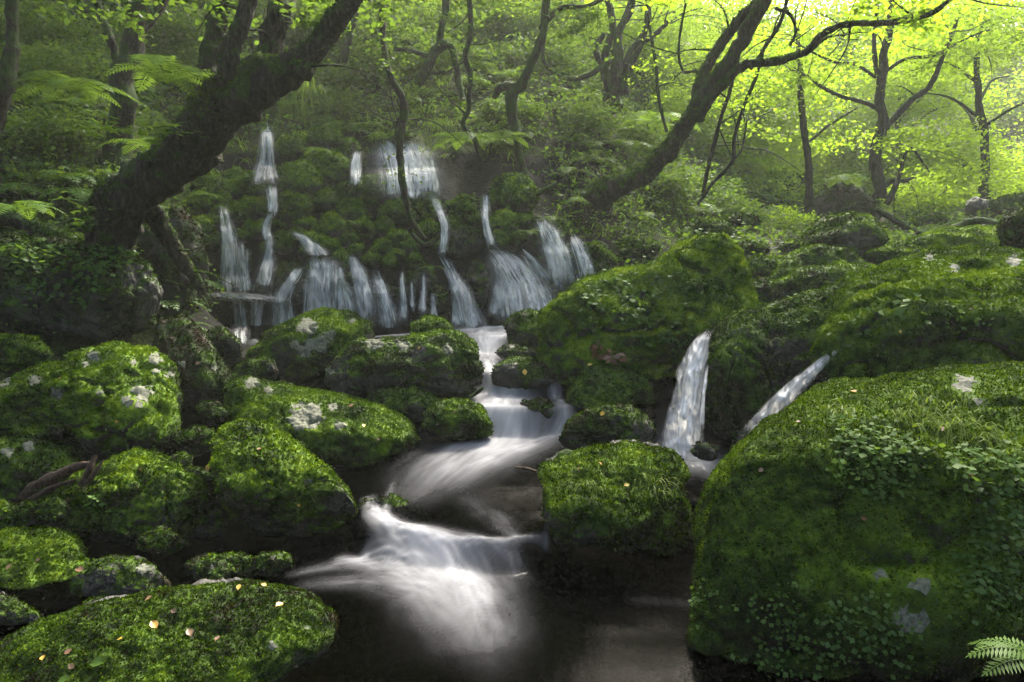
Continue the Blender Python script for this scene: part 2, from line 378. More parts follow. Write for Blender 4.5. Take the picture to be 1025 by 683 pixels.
    for (lx, ly, lr) in lichen:
        d = np.hypot(X_-lx, (Y_-ly)*1.25)/lr + .55*fbm(V, 1/(px_m*lr*.45), 5, sd+int(lx), .65) - .05
        sel = vis & (d < .85)
        fs = F[sel[F].all(1)]
        if len(fs) < 3: continue
        lm[sel] = 1
        iu, inv = np.unique(fs, return_inverse=True); fs2 = inv.reshape(-1, 3)
        LV = V[iu]+N[iu]*(px_m*.9*np.clip((.85-d[iu])*4, .25, 1))[:, None]
        obj('lichen_patch', LV, fs2, M_LICHEN, parent=ob)
    if tuft:
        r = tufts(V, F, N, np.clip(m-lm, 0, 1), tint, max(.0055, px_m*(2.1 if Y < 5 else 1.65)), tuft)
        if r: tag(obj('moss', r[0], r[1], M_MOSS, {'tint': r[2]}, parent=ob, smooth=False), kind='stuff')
    ROCKS[key] = dict(V=V, N=N, X=X_, Y=Y_, D=D_, vis=vis, ob=ob)
    return ob
def surf(key, px, py):
    r = ROCKS[key]; d = np.hypot(r['X']-px, r['Y']-py) + 1000*(~r['vis'])
    k = np.argsort(d)[:6]; k = k[np.argmin(r['D'][k])]
    return r['V'][k], r['N'][k]
def blob(cx, cy, rx, ry, k=10, j=.10, seed=0):
    rr = random.Random(seed*31+int(cx*7+cy)); return [(cx+rx*(1+rr.uniform(-j, j))*math.cos(a), cy-ry*(1+rr.uniform(-j, j))*math.sin(a)) for a in [2*math.pi*i/k for i in range(k)]]

# ------------------------------------------------------------------ rock table
rock('front', [(674, 800), (684, 690), (692, 640), (700, 590), (704, 545), (703, 515), (716, 480), (738, 452), (775, 422), (812, 398), (850, 385), (900, 378), (960, 372), (1030, 370), (1110, 376), (1150, 420), (1170, 560), (1160, 780), (920, 900)], 3.0,
     'huge moss-covered boulder with grass and creeping leaves at right front', thick=.75, lean=.60, h0=.67, n=3.4, rough=.05, facets=9, wetz=.10, var=.24, moss=.80, bright=.50, lichen=[(912, 622, 22), (920, 588, 14), (881, 575, 9), (903, 612, 7), (933, 618, 6), (965, 385, 14), (977, 404, 9)], tuft=1.5)
rock('rightup', [(818, 400), (822, 360), (824, 325), (832, 300), (850, 282), (892, 265), (940, 257), (1000, 252), (1080, 250), (1120, 290), (1120, 400), (1000, 430), (880, 425)], 4.9,
     'broad bright mossy boulder with seedlings, behind the huge front boulder', thick=.85, lean=1.1, h0=-.2, rough=.10, moss=.85, bright=.66, lichen=[(955, 268, 7), (1015, 262, 9), (930, 258, 6)], tuft=1.4)
rock('between', [(703, 390), (706, 355), (718, 330), (742, 311), (790, 296), (830, 286), (868, 300), (880, 360), (860, 430), (800, 450), (735, 448), (712, 430)], 5.5,
     'dark hollow-fronted boulder standing between the two right cascades', thick=.6, lean=.9, h0=.1, rough=.09, moss=.72, bright=.40)
rock('centre', [(536, 430), (534, 390), (537, 345), (545, 312), (560, 294), (585, 280), (612, 268), (640, 267), (660, 262), (680, 246), (705, 237), (728, 237), (744, 250), (756, 275), (762, 297), (752, 330), (735, 370), (712, 420), (690, 460), (640, 470), (570, 450)], 6.6,
     'tall split mossy boulder with leafy plants in the middle of the stream', thick=.6, lean=.35, h0=.3, n=3.0, facets=5, rough=.09, moss=.84, bright=.80, var=.28, tuft=1.4)
rock('lobe', [(566, 440), (563, 405), (572, 378), (594, 361), (622, 362), (648, 380), (662, 415), (655, 450), (600, 458)], 6.05,
     'low shoulder rock leaning on the foot of the tall split boulder', thick=.7, lean=.5, n=2.1, facets=3, moss=.72, bright=.50)
rock('knob', [(672, 262), (680, 247), (700, 238), (722, 236), (734, 243), (738, 256), (715, 262), (690, 270)], 6.9, 'mossy cap stone on top of the tall split boulder', thick=.9, lean=.3, moss=.85, bright=.6)
rock('round', [(558, 440), (566, 424), (585, 411), (610, 404), (632, 405), (650, 418), (658, 436), (652, 452), (600, 455), (565, 450)], 5.2, 'dark low rock just behind the flat-topped midstream boulder', lean=.5, moss=.62, bright=.36)
rock('island', [(540, 520), (533, 485), (536, 468), (560, 455), (600, 446), (640, 444), (680, 452), (702, 466), (707, 490), (704, 530), (700, 556), (650, 566), (590, 556), (553, 545)], 3.95,
     'flat-topped mossy boulder with grass sprigs in the middle of the water', thick=.75, lean=1.0, h0=.1, n=3.0, rough=.06, moss=.76, bright=.56, tuft=1.4)
rock('small_mid', [(517, 415), (520, 405), (535, 400), (552, 402), (558, 414), (553, 428), (525, 430)], 5.9, 'small dark stone beside the white step of the stream', moss=.6, bright=.3, lean=.4)
rock('far_mid', [(505, 350), (507, 325), (515, 315), (535, 312), (556, 316), (560, 340), (555, 355), (520, 362)], 7.6, 'block-shaped rock above the stream next to the wide fall', moss=.72, bright=.4, lean=.5)
rock('flat_mid', [(494, 354), (499, 347), (515, 345), (535, 349), (540, 357), (525, 362), (503, 361)], 7.0, 'flat dark wet stone in the white water', moss=.3, bright=.3, lean=.4)
rock('wet_mid', [(492, 385), (496, 366), (515, 358), (540, 358), (560, 365), (560, 392), (520, 396)], 6.5, 'dark wet rock dividing the stream steps', moss=.4, bright=.3, lean=.4)
rock('ledge', [(318, 385), (325, 362), (345, 345), (385, 337), (430, 335), (462, 332), (480, 345), (486, 362), (484, 388), (470, 402), (440, 400), (400, 392), (360, 402), (330, 400)], 6.2,
     'craggy ledge rock with horizontal cracks left of the stream', thick=.9, lean=.5, rough=.10, moss=.48, bright=.45, strata=.10, lichen=[(375, 343, 10), (448, 350, 7), (404, 346, 8), (331, 372, 6)])
rock('ledgecap', [(404, 338), (410, 324), (425, 318), (445, 319), (456, 330), (454, 342), (425, 348)], 6.8, 'small green hump right behind the craggy ledge rock', lean=.4, moss=.85, bright=.55)
rock('speckled', [(240, 365), (250, 350), (275, 330), (300, 315), (325, 309), (352, 312), (372, 322), (376, 340), (360, 362), (330, 385), (290, 395), (250, 392)], 7.0,
     'sloping mossy rock with a white lichen splash, below the left falls', lean=.8, moss=.75, bright=.56, rough=.07, lichen=[(310, 328, 13), (318, 345, 13), (304, 352, 10), (330, 336, 8), (296, 345, 7), (352, 322, 5)], tuft=1.3)
rock('long', [(220, 420), (219, 395), (228, 382), (250, 376), (290, 388), (340, 396), (385, 408), (412, 425), (420, 445), (405, 462), (360, 475), (310, 480), (260, 460), (232, 440)], 5.5,
     'long low mossy rock with a round pale lichen disc', lean=.8, thick=.9, moss=.78, bright=.58, rough=.06, lichen=[(307, 418, 19), (252, 383, 9), (269, 391, 6), (340, 426, 8), (333, 408, 6)], tuft=1.3)
rock('dome', [(420, 430), (424, 415), (440, 402), (462, 398), (482, 405), (494, 425), (493, 440), (460, 446), (428, 442)], 5.55, 'smooth dome of moss at the left edge of the middle pool', lean=.5, moss=.8, bright=.5)
rock('domeback', [(362, 410), (370, 395), (390, 387), (415, 386), (434, 398), (440, 420), (420, 434), (385, 432)], 5.9, 'mossy stone squeezed between long rock and the smooth dome', lean=.5, moss=.68, bright=.45)
rock('egg', [(212, 470), (211, 440), (222, 424), (240, 419), (262, 424), (290, 440), (325, 468), (348, 490), (358, 515), (350, 540), (310, 556), (260, 552), (225, 520)], 4.2,
     'big egg-shaped mossy boulder sloping down to the foreground cascade', lean=.8, thick=.8, moss=.82, bright=.60, rough=.06, lichen=[(309, 483, 5)], tuft=1.5)
rock('saddle', [(32, 510), (36, 492), (60, 478), (95, 470), (115, 458), (140, 449), (165, 455), (190, 475), (213, 500), (215, 520), (190, 545), (150, 560), (100, 565), (60, 545)], 4.15,
     'humped mossy boulder with a small herb and a dark hollow side', lean=.8, thick=.75, moss=.75, bright=.58, rough=.11, tuft=1.5)
rock('leftlow', [(-30, 590), (-25, 545), (0, 530), (40, 528), (75, 535), (90, 560), (90, 590), (60, 615), (10, 625)], 3.7, 'green mossy boulder cut by the left picture edge, next to bare grey stone', lean=.7, moss=.8, bright=.54, rough=.06, tuft=1.4)
rock('grey', [(60, 600), (72, 580), (95, 562), (130, 558), (155, 566), (173, 585), (172, 600), (140, 615), (90, 618)], 3.5, 'half-bare grey stone between two mossy boulders on the left', lean=.4, moss=.36, bright=.35, rough=.06, lichen=[(143, 570, 8)])
rock('slab', [(-60, 700), (-30, 650), (40, 620), (110, 600), (180, 588), (250, 583), (305, 592), (338, 615), (340, 640), (318, 665), (290, 700), (200, 760), (0, 770)], 2.35,
     'broad low dark-green slab with scattered yellow leaves at bottom left', lean=1.1, h0=-.4, thick=1.0, moss=.68, bright=.40, rough=.05, lichen=[(274, 647, 9)], tuft=1.5)
rock('lichened', [(-60, 440), (-40, 400), (0, 378), (50, 365), (80, 350), (110, 345), (150, 352), (172, 368), (180, 395), (174, 430), (150, 462), (100, 490), (20, 505), (-50, 500)], 4.9,
     'large mossy rock dotted with white lichen patches on the left', lean=.8, thick=.8, moss=.66, bright=.62, rough=.10, strata=.03,
     lichen=[(94, 357, 8), (134, 363, 5), (155, 360, 9), (156, 372, 6), (35, 381, 8), (5, 382, 9), (57, 394, 8), (143, 394, 12), (128, 402, 9), (138, 407, 7), (30, 446, 12), (10, 452, 10), (100, 393, 5), (86, 365, 5), (170, 375, 6)], tuft=1.4)
rock('lowstep', [(-40, 470), (0, 440), (40, 438), (70, 455), (90, 485), (50, 510), (-20, 520)], 4.55, 'low mossy shelf stone above the driftwood stump at left edge', lean=.6, moss=.72, bright=.5, lichen=[(30, 447, 8), (8, 452, 8)])
rock('edge', [(-40, 365), (-30, 340), (0, 336), (38, 337), (52, 355), (45, 372), (0, 380)], 5.6, 'flat bright mossy block at the left picture edge', lean=.8, moss=.85, bright=.58)
rock('overhang', [(-80, 330), (-70, 260), (0, 235), (60, 235), (110, 245), (150, 262), (161, 290), (155, 325), (120, 345), (60, 338), (0, 335)], 6.6,
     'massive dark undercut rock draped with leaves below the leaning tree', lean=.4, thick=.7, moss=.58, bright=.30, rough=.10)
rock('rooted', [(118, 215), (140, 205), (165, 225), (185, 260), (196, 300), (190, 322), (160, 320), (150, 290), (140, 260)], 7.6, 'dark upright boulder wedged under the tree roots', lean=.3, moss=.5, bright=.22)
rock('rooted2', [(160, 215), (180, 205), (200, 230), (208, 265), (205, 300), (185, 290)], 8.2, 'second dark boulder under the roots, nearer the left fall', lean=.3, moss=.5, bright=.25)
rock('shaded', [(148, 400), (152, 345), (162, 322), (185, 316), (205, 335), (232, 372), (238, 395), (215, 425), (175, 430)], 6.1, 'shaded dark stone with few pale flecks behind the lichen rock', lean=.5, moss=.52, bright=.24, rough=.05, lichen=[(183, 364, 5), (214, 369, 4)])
rock('shaded2', [(203, 350), (206, 332), (222, 328), (240, 340), (242, 358), (222, 364)], 6.8, 'small dark stone at the foot of the leftmost fall', lean=.4, moss=.55, bright=.25)
rock('nook1', [(172, 452), (176, 434), (195, 428), (214, 430), (216, 450), (195, 458)], 4.9, 'small mossy stone tucked left of the egg-shaped boulder', lean=.4, moss=.75, bright=.38)
rock('nook2', [(196, 416), (200, 404), (218, 402), (228, 412), (222, 426), (205, 426)], 5.5, 'small dark green stone in the gap behind the egg-shaped boulder', lean=.4, moss=.7, bright=.3)
rock('sliver', [(-30, 525), (-20, 505), (0, 500), (22, 510), (32, 525), (10, 534)], 4.1, 'pale olive stone sliver on the left edge under the stump', lean=.6, moss=.6, bright=.56)
rock('corner', [(-40, 640), (-30, 600), (0, 596), (30, 608), (46, 622), (20, 640)], 3.2, 'smooth olive-brown stone peeking in at left edge, above slab', lean=.6, moss=.5, bright=.35)
rock('shore', [(178, 580), (184, 565), (205, 553), (225, 556), (235, 570), (220, 586), (195, 590)], 3.7, 'small dark mossy stone at the water behind the slab', lean=.4, moss=.6, bright=.28)
rock('pebble', [(692, 452), (698, 444), (712, 443), (724, 450), (720, 460), (700, 462)], 4.9, 'small wet dark stone at the foot of the right cascade', lean=.3, moss=.3, bright=.28)
rock('lip', [(352, 520), (362, 500), (392, 496), (425, 508), (440, 530), (400, 545), (360, 545)], 4.35, 'dark green stone washed over above the foreground cascade', lean=.5, moss=.5, bright=.3, thick=.6)
# right-hand valley
rock('back1', [(770, 300), (776, 285), (800, 270), (840, 263), (880, 268), (900, 285), (870, 310), (810, 315)], 7.2, 'low mossy rock showing just over the back of right boulders', lean=.8, moss=.8, bright=.5, ground=True)
rock('back2', [(735, 300), (745, 283), (765, 278), (785, 284), (790, 300), (765, 315)], 7.6, 'rounded hazy stone right behind the tall split boulder', lean=.5, moss=.7, bright=.45, ground=True)
rock('back3', [(560, 297), (580, 281), (600, 275), (625, 268), (645, 266), (658, 273), (640, 285), (600, 300)], 7.6, 'mossy hump peeping over the left shoulder of the split boulder', lean=.5, moss=.8, bright=.55, ground=True)
rock('mistrock', [(800, 262), (806, 235), (825, 217), (850, 213), (875, 218), (888, 240), (890, 262), (845, 275)], 11.5, 'hazy round boulder with flower-like flecks in the mist', lean=.6, moss=.7, bright=.45, ground=True)
rock('mistrock2', [(770, 280), (785, 255), (815, 245), (850, 250), (870, 268), (850, 290), (800, 292)], 10.5, 'low hazy rock in front of the round misty boulder', lean=.6, moss=.72, bright=.45, ground=True)
rock('peak', [(796, 225), (808, 203), (825, 190), (840, 176), (856, 180), (872, 195), (884, 212), (880, 228), (840, 235)], 13, 'dark pointed mound of rock overgrown with fern under the maple', lean=.3, moss=.6, bright=.25, ground=True)
rock('dim', [(784, 188), (790, 176), (803, 172), (812, 178), (812, 190), (798, 194)], 16, 'small dim rock at the foot of the slender tree', lean=.4, moss=.6, bright=.3, ground=True)
rock('bank', [(880, 262), (895, 245), (930, 234), (975, 228), (1010, 224), (1040, 228), (1040, 262), (960, 272)], 8.8, 'pale green mossy bank rock beneath the driftwood log', lean=1.0, moss=.85, bright=.62, ground=True)
rock('bank2', [(850, 268), (868, 252), (900, 243), (930, 244), (950, 258), (920, 272)], 8.0, 'low mossy rock at the left end of the hazy bank', lean=.8, moss=.8, bright=.58, ground=True)
rock('edgeR', [(1002, 250), (1000, 228), (1008, 216), (1030, 206), (1070, 204), (1090, 230), (1070, 256)], 6.6, 'dark upright mossy rock cut by the right picture edge', lean=.3, moss=.7, bright=.32)
rock('farR', [(990, 222), (991, 202), (1005, 196), (1025, 196), (1050, 200), (1050, 222)], 11, 'squared mossy block far back at the right edge', lean=.5, moss=.75, bright=.45, ground=True)
rock('pale', [(962, 222), (968, 202), (978, 196), (990, 200), (992, 222)], 15, 'pale grey standing slab of stone in the bright valley', lean=.2, moss=.15, bright=.4, tuft=0, ground=True)
# rocks of the waterfall cliff
CL = 'moss-covered rock cushion on the waterfall cliff'
CUSH = [(291, 153, 18), (325, 142, 14), (350, 151, 10), (329, 174, 22), (300, 187, 25), (295, 210, 19), (254, 189, 15), (238, 214, 12), (252, 211, 12), (208, 187, 13), (325, 203, 13), (350, 213, 14), (371, 196, 22), (333, 229, 14), (363, 231, 12), (280, 229, 11), (284, 244, 11), (211, 241, 10), (232, 192, 11), (382, 249, 10), (371, 259, 9), (329, 246, 10), (341, 258, 9), (261, 231, 9), (397, 215, 15), (428, 232, 11), (351, 212, 12), (341, 172, 13), (505, 225, 15), (222, 214, 9), (270, 212, 10), (310, 160, 12), (275, 178, 12), (305, 226, 10), (398, 240, 10), (222, 200, 10), (312, 243, 9), (350, 240, 9), (390, 262, 8), (250, 232, 8), (224, 228, 8), (268, 250, 8), (415, 262, 8), (410, 245, 9), (198, 205, 12), (200, 230, 12), (318, 190, 11), (282, 205, 11), (262, 203, 9), (345, 195, 11), (236, 180, 11), (306, 168, 11), (362, 218, 9), (385, 228, 9), (322, 232, 8), (298, 236, 8), (242, 236, 8), (215, 225, 9), (356, 250, 7), (310, 252, 8), (398, 256, 8), (345, 266, 7), (312, 270, 7), (436, 246, 8), (452, 228, 9), (478, 222, 10), (526, 222, 9), (500, 240, 9), (518, 240, 8), (286, 175, 10), (335, 155, 9), (300, 142, 9)]
for i, (x, y, r) in enumerate(CUSH):
    Yh = hit(x, y+r*.8, 8.5) or 11
    rock('cush%d' % i, blob(x, y, r*random.uniform(1.05, 1.35), r*1.08, 9, .12, i), Yh-.20-r*.006, 'small round ' + CL, 'rock', lean=.3, moss=.9, bright=random.uniform(.45, .68), rough=.09, facets=1, toplit=1.7, var=.10, fine=.05, thick=1.0, group='moss cushions on the waterfall cliff', sub=5 if r > 11 else 4)  # cushion tops coloured as if lit from above
for i, (x, y, rx, ry, lab) in enumerate([(420, 211, 27, 19, 'large mossy dome beneath the curtain fall'), (376, 191, 22, 15, 'mossy rock at the left foot of the curtain fall'), (466, 241, 24, 17, 'dark brown-green overhanging rock between two falls'), (514, 199, 27, 26, 'tall leafy moss mound beside the right-hand falls'), (465, 212, 25, 17, 'leafy mossy mound right of the curtain fall'), (291, 284, 24, 24, 'wet black dome of rock split by the left falls'), (345, 290, 20, 18, 'wet black rock behind the middle left strands'), (420, 285, 20, 22, 'wet dark cliff rock between the thin strands'), (440, 300, 14, 14, 'wet dark stone near the slanting fall'), (245, 300, 22, 16, 'wet dark rock under the leftmost fall'), (390, 300, 16, 16, 'wet dark rock behind ledge rock top'), (545, 240, 12, 20, 'dark rock between the paired right falls'), (478, 285, 12, 24, 'wet rock rib left of the wide fall'), (590, 262, 26, 16, 'hazy mossy rock right of the right falls'), (640, 250, 22, 12, 'hazy low rock by the leaning tree foot'), (355, 163, 13, 20, 'wet dark rock behind the curtain fall left strand'), (240, 262, 14, 16, 'dark rock behind the leftmost fall'), (318, 262, 13, 14, 'dark rock left of the stepped fall')]):
    Yh = hit(x, min(y+ry*.8, 332), 8) or 10
    wet = 'wet' in lab or 'dark' in lab
    rock('cl%d' % i, blob(x, y, rx, ry, 10, .10, i+60), Yh-.1, lab, lean=.4, moss=.42 if wet else .85, bright=.3 if wet else .6, rough=.12, thick=.9, sub=6)

for i, (x, y, rx, ry, Yq) in enumerate([(238, 568, 26, 14, 3.75), (272, 566, 20, 11, 3.72), (160, 545, 24, 16, 3.95), (205, 525, 22, 18, 4.3), (45, 512, 26, 14, 4.1), (10, 548, 18, 14, 3.9), (108, 610, 30, 13, 3.35), (215, 600, 26, 10, 3.4), (372, 455, 20, 12, 5.3), (196, 480, 16, 12, 4.6), (405, 470, 12, 7, 5.2), (258, 372, 22, 14, 6.5), (222, 385, 18, 14, 6.2)]):
    rock('fill%d' % i, blob(x, y, rx, ry, 9, .16, i+200), Yq, 'dark wet half-mossy stone wedged between the left bank boulders', lean=.4, moss=.6 if i % 2 else .75, bright=.36, rough=.12, group='dark stones wedged between the left bank boulders', sub=6)

for i, (x, y, rx, ry) in enumerate([(772, 270, 30, 16), (752, 252, 22, 12), (800, 248, 20, 12), (712, 232, 24, 13), (742, 225, 20, 11), (905, 228, 24, 10), (935, 222, 20, 9), (978, 236, 24, 10), (690, 250, 16, 10), (860, 205, 18, 9)]):
    rock('glade%d' % i, blob(x, y, rx, ry, 9, .14, i+300), 9.5, 'hazy mossy boulder lying low in the valley behind the big boulders', lean=.5, moss=.78, bright=.5, rough=.12, group='hazy boulders of the valley', sub=6, ground=True)
# ------------------------------------------------------------------ stream
def zw(x, y):
    w = fbm(np.stack([x*1.3, y*1.3, x*0], -1), 1.2, 3, 77)*.10
    lip = 4.02 - .16*np.exp(-((x+.12)/.4)**2) + .6*sstep(.2, .55, x) + .75*(1-sstep(-1.25, -.88, x)) + w
    z = .15*sstep(-.10, .12, y-lip) + .12*sstep(0, 1.2, y-lip-.1)
    z = z + .23*sstep(-.10, .10, y-5.85-w) + .18*sstep(-.12, .12, y-6.55-w+.2*x) + .17*sstep(-.2, .2, y-8.1-w) + .05*sstep(8.4, 9.4, y)
    return z
def wpt(px, py):
    ys = np.arange(1.6, 9.9, .015); P = W(px, py, ys); d = P[:, 2]-zw(P[:, 0], P[:, 1])
    k = np.nonzero(d < 0)[0]; return P[k[0] if len(k) else -1]
FOAM = [  # (photo path, half width px, strength along it)
    ([(368, 500), (374, 514), (388, 526), (410, 533), (432, 541), (442, 547)], (5, 7, 8, 8, 8, 7), (.3, .8, .95, .95, .95, .7)),
    ([(376, 516), (395, 535), (420, 552), (445, 580), (462, 615)], (9, 13, 18, 24, 26), (.55, .7, .6, .4, .05)),
    ([(420, 538), (452, 560), (474, 590), (486, 630), (488, 655)], (10, 17, 25, 30, 30), (.65, .8, .65, .35, .05)),
    ([(440, 546), (468, 580), (478, 620)], (7, 12, 16), (.6, .65, .1)),
    ([(288, 577), (330, 567), (375, 560), (415, 563), (450, 580)], (6, 9, 11, 15, 22), (.04, .25, .65, .62, .4)),
    ([(310, 586), (370, 580), (425, 592), (455, 635)], (10, 15, 24, 32), (.08, .25, .4, .08)),
    ([(345, 560), (400, 575), (440, 610)], (8, 14, 20), (.3, .45, .1)),
    ([(438, 543), (470, 545), (505, 545), (538, 541)], (5, 5, 4, 4), (.8, .6, .4, .3)),
    ([(470, 547), (492, 565), (512, 595)], (10, 14, 18), (.4, .25, .03)),
    ([(500, 546), (514, 560), (524, 580)], (8, 9, 12), (.4, .3, .05)),
    ([(386, 522), (388, 500), (396, 480)], (3, 3, 3), (.5, .3, .0)),
    ([(545, 545), (549, 534), (551, 522)], (4, 4, 3), (.6, .45, .2)),
    ([(505, 420), (500, 435), (478, 452), (450, 470), (425, 490)], (26, 32, 34, 34, 26), (.95, .9, .75, .45, .12)),
    ([(560, 436), (530, 446), (490, 462), (455, 482)], (9, 12, 14, 14), (.65, .6, .5, .1)),
    ([(512, 380), (508, 395), (505, 408), (503, 425)], (16, 20, 28, 32), (.9, 1, 1, 1)),
    ([(555, 392), (560, 402), (565, 415)], (5, 5, 7), (.6, .7, .5)),
    ([(485, 330), (482, 342), (486, 356), (490, 375), (492, 395)], (22, 17, 14, 14, 20), (.7, .95, .9, .85, .9)),
    ([(520, 330), (500, 338), (490, 350)], (14, 9, 8), (.7, .8, .7)),
    ([(215, 345), (330, 342), (440, 333), (545, 326)], (5, 5, 7, 8), (.5, .5, .6, .7)),
    ([(690, 450), (676, 462), (650, 475)], (22, 22, 16), (1, .9, .3)),
    ([(700, 462), (712, 470), (722, 480)], (12, 12, 10), (.9, .7, .3)),
    ([(470, 500), (500, 520), (515, 538)], (10, 12, 6), (.06, .12, .2)),
    ([(640, 600), (690, 605)], (8, 8), (.03, .03)),
]
def make_water():
    xs = np.concatenate([np.linspace(-4.6, -1.5, 60), np.linspace(-1.48, 1.3, 240), np.linspace(1.33, 2.4, 30)])
    ys = np.concatenate([np.linspace(.9, 2.2, 16), np.linspace(2.22, 7, 400), np.linspace(7.02, 9.5, 120)])
    X, Y = np.meshgrid(xs, ys); Z = zw(X, Y); f = np.zeros_like(X)
    for pts, wd_, st in FOAM:
        P = np.array([wpt(*p) for p in pts]); ww = np.array([P[i][1]/FPX*wd_[i]*1.15 for i in range(len(pts))])
        # dense path
        tt = np.linspace(0, len(pts)-1, (len(pts)-1)*14+1); ii = np.arange(len(pts))
        C = np.stack([np.interp(tt, ii, P[:, k]) for k in (0, 1)], -1); wv = np.interp(tt, ii, ww); sv = np.interp(tt, ii, st)
        for _ in range(6): C[1:-1] = (C[:-2]+2*C[1:-1]+C[2:])/4
        L = np.concatenate([[0], np.cumsum(np.hypot(*np.diff(C, axis=0).T))])
        Tn = np.gradient(C, axis=0); Tn /= np.linalg.norm(Tn, axis=1)[:, None]+1e-9
        sel = (X > C[:, 0].min()-.8) & (X < C[:, 0].max()+.8) & (Y > C[:, 1].min()-.8) & (Y < C[:, 1].max()+.8)
        q = np.stack([X[sel], Y[sel]], -1)
        # depth foreshortened: stretch the across distance in y
        D = np.sqrt(((q[:, None]-C[None])**2).sum(-1))/wv[None]
        k = D.argmin(1); d = D[np.arange(len(k)), k]
        side = ((q-C[k])@np.array([[0, 0], [0, 0]])).sum(1) if False else (q[:, 0]-C[k, 0])*Tn[k, 1]-(q[:, 1]-C[k, 1])*Tn[k, 0]
        st_n = fbm(np.stack([side/wv[k]*2.6, L[k]/wv.mean()*.45, np.full(len(k), wv[0]*9)], -1), 1, 4, 5, .62)
        st_n2 = fbm(np.stack([side/wv[k]*.9, L[k]/wv.mean()*.8, np.full(len(k), 3.3)], -1), 1, 2, 15)
        a = np.clip(.9*sv[k]*np.exp(-d*d*1.15)*(.78+.48*st_n+.22*st_n2), 0, .97)
        f[sel] = 1-(1-f[sel])*(1-a)
    Z = Z + .035*f + fbm(np.stack([X*2, Y*2, X*0], -1), 1, 2, 4)*.006
    V = np.stack([X, Y, Z], -1).reshape(-1, 3); nx, ny = len(xs), len(ys)
    i = (np.arange(nx-1)[None]+np.arange(ny-1)[:, None]*nx).ravel()
    F = np.stack([i, i+1, i+nx+1, i+nx], -1)
    tag(obj('stream_water', V, F, M_WATER, {'foam': f.ravel()}), 'dark clear stream stepping down between the boulders with silky white foam', 'stream', kind='structure')
make_water()
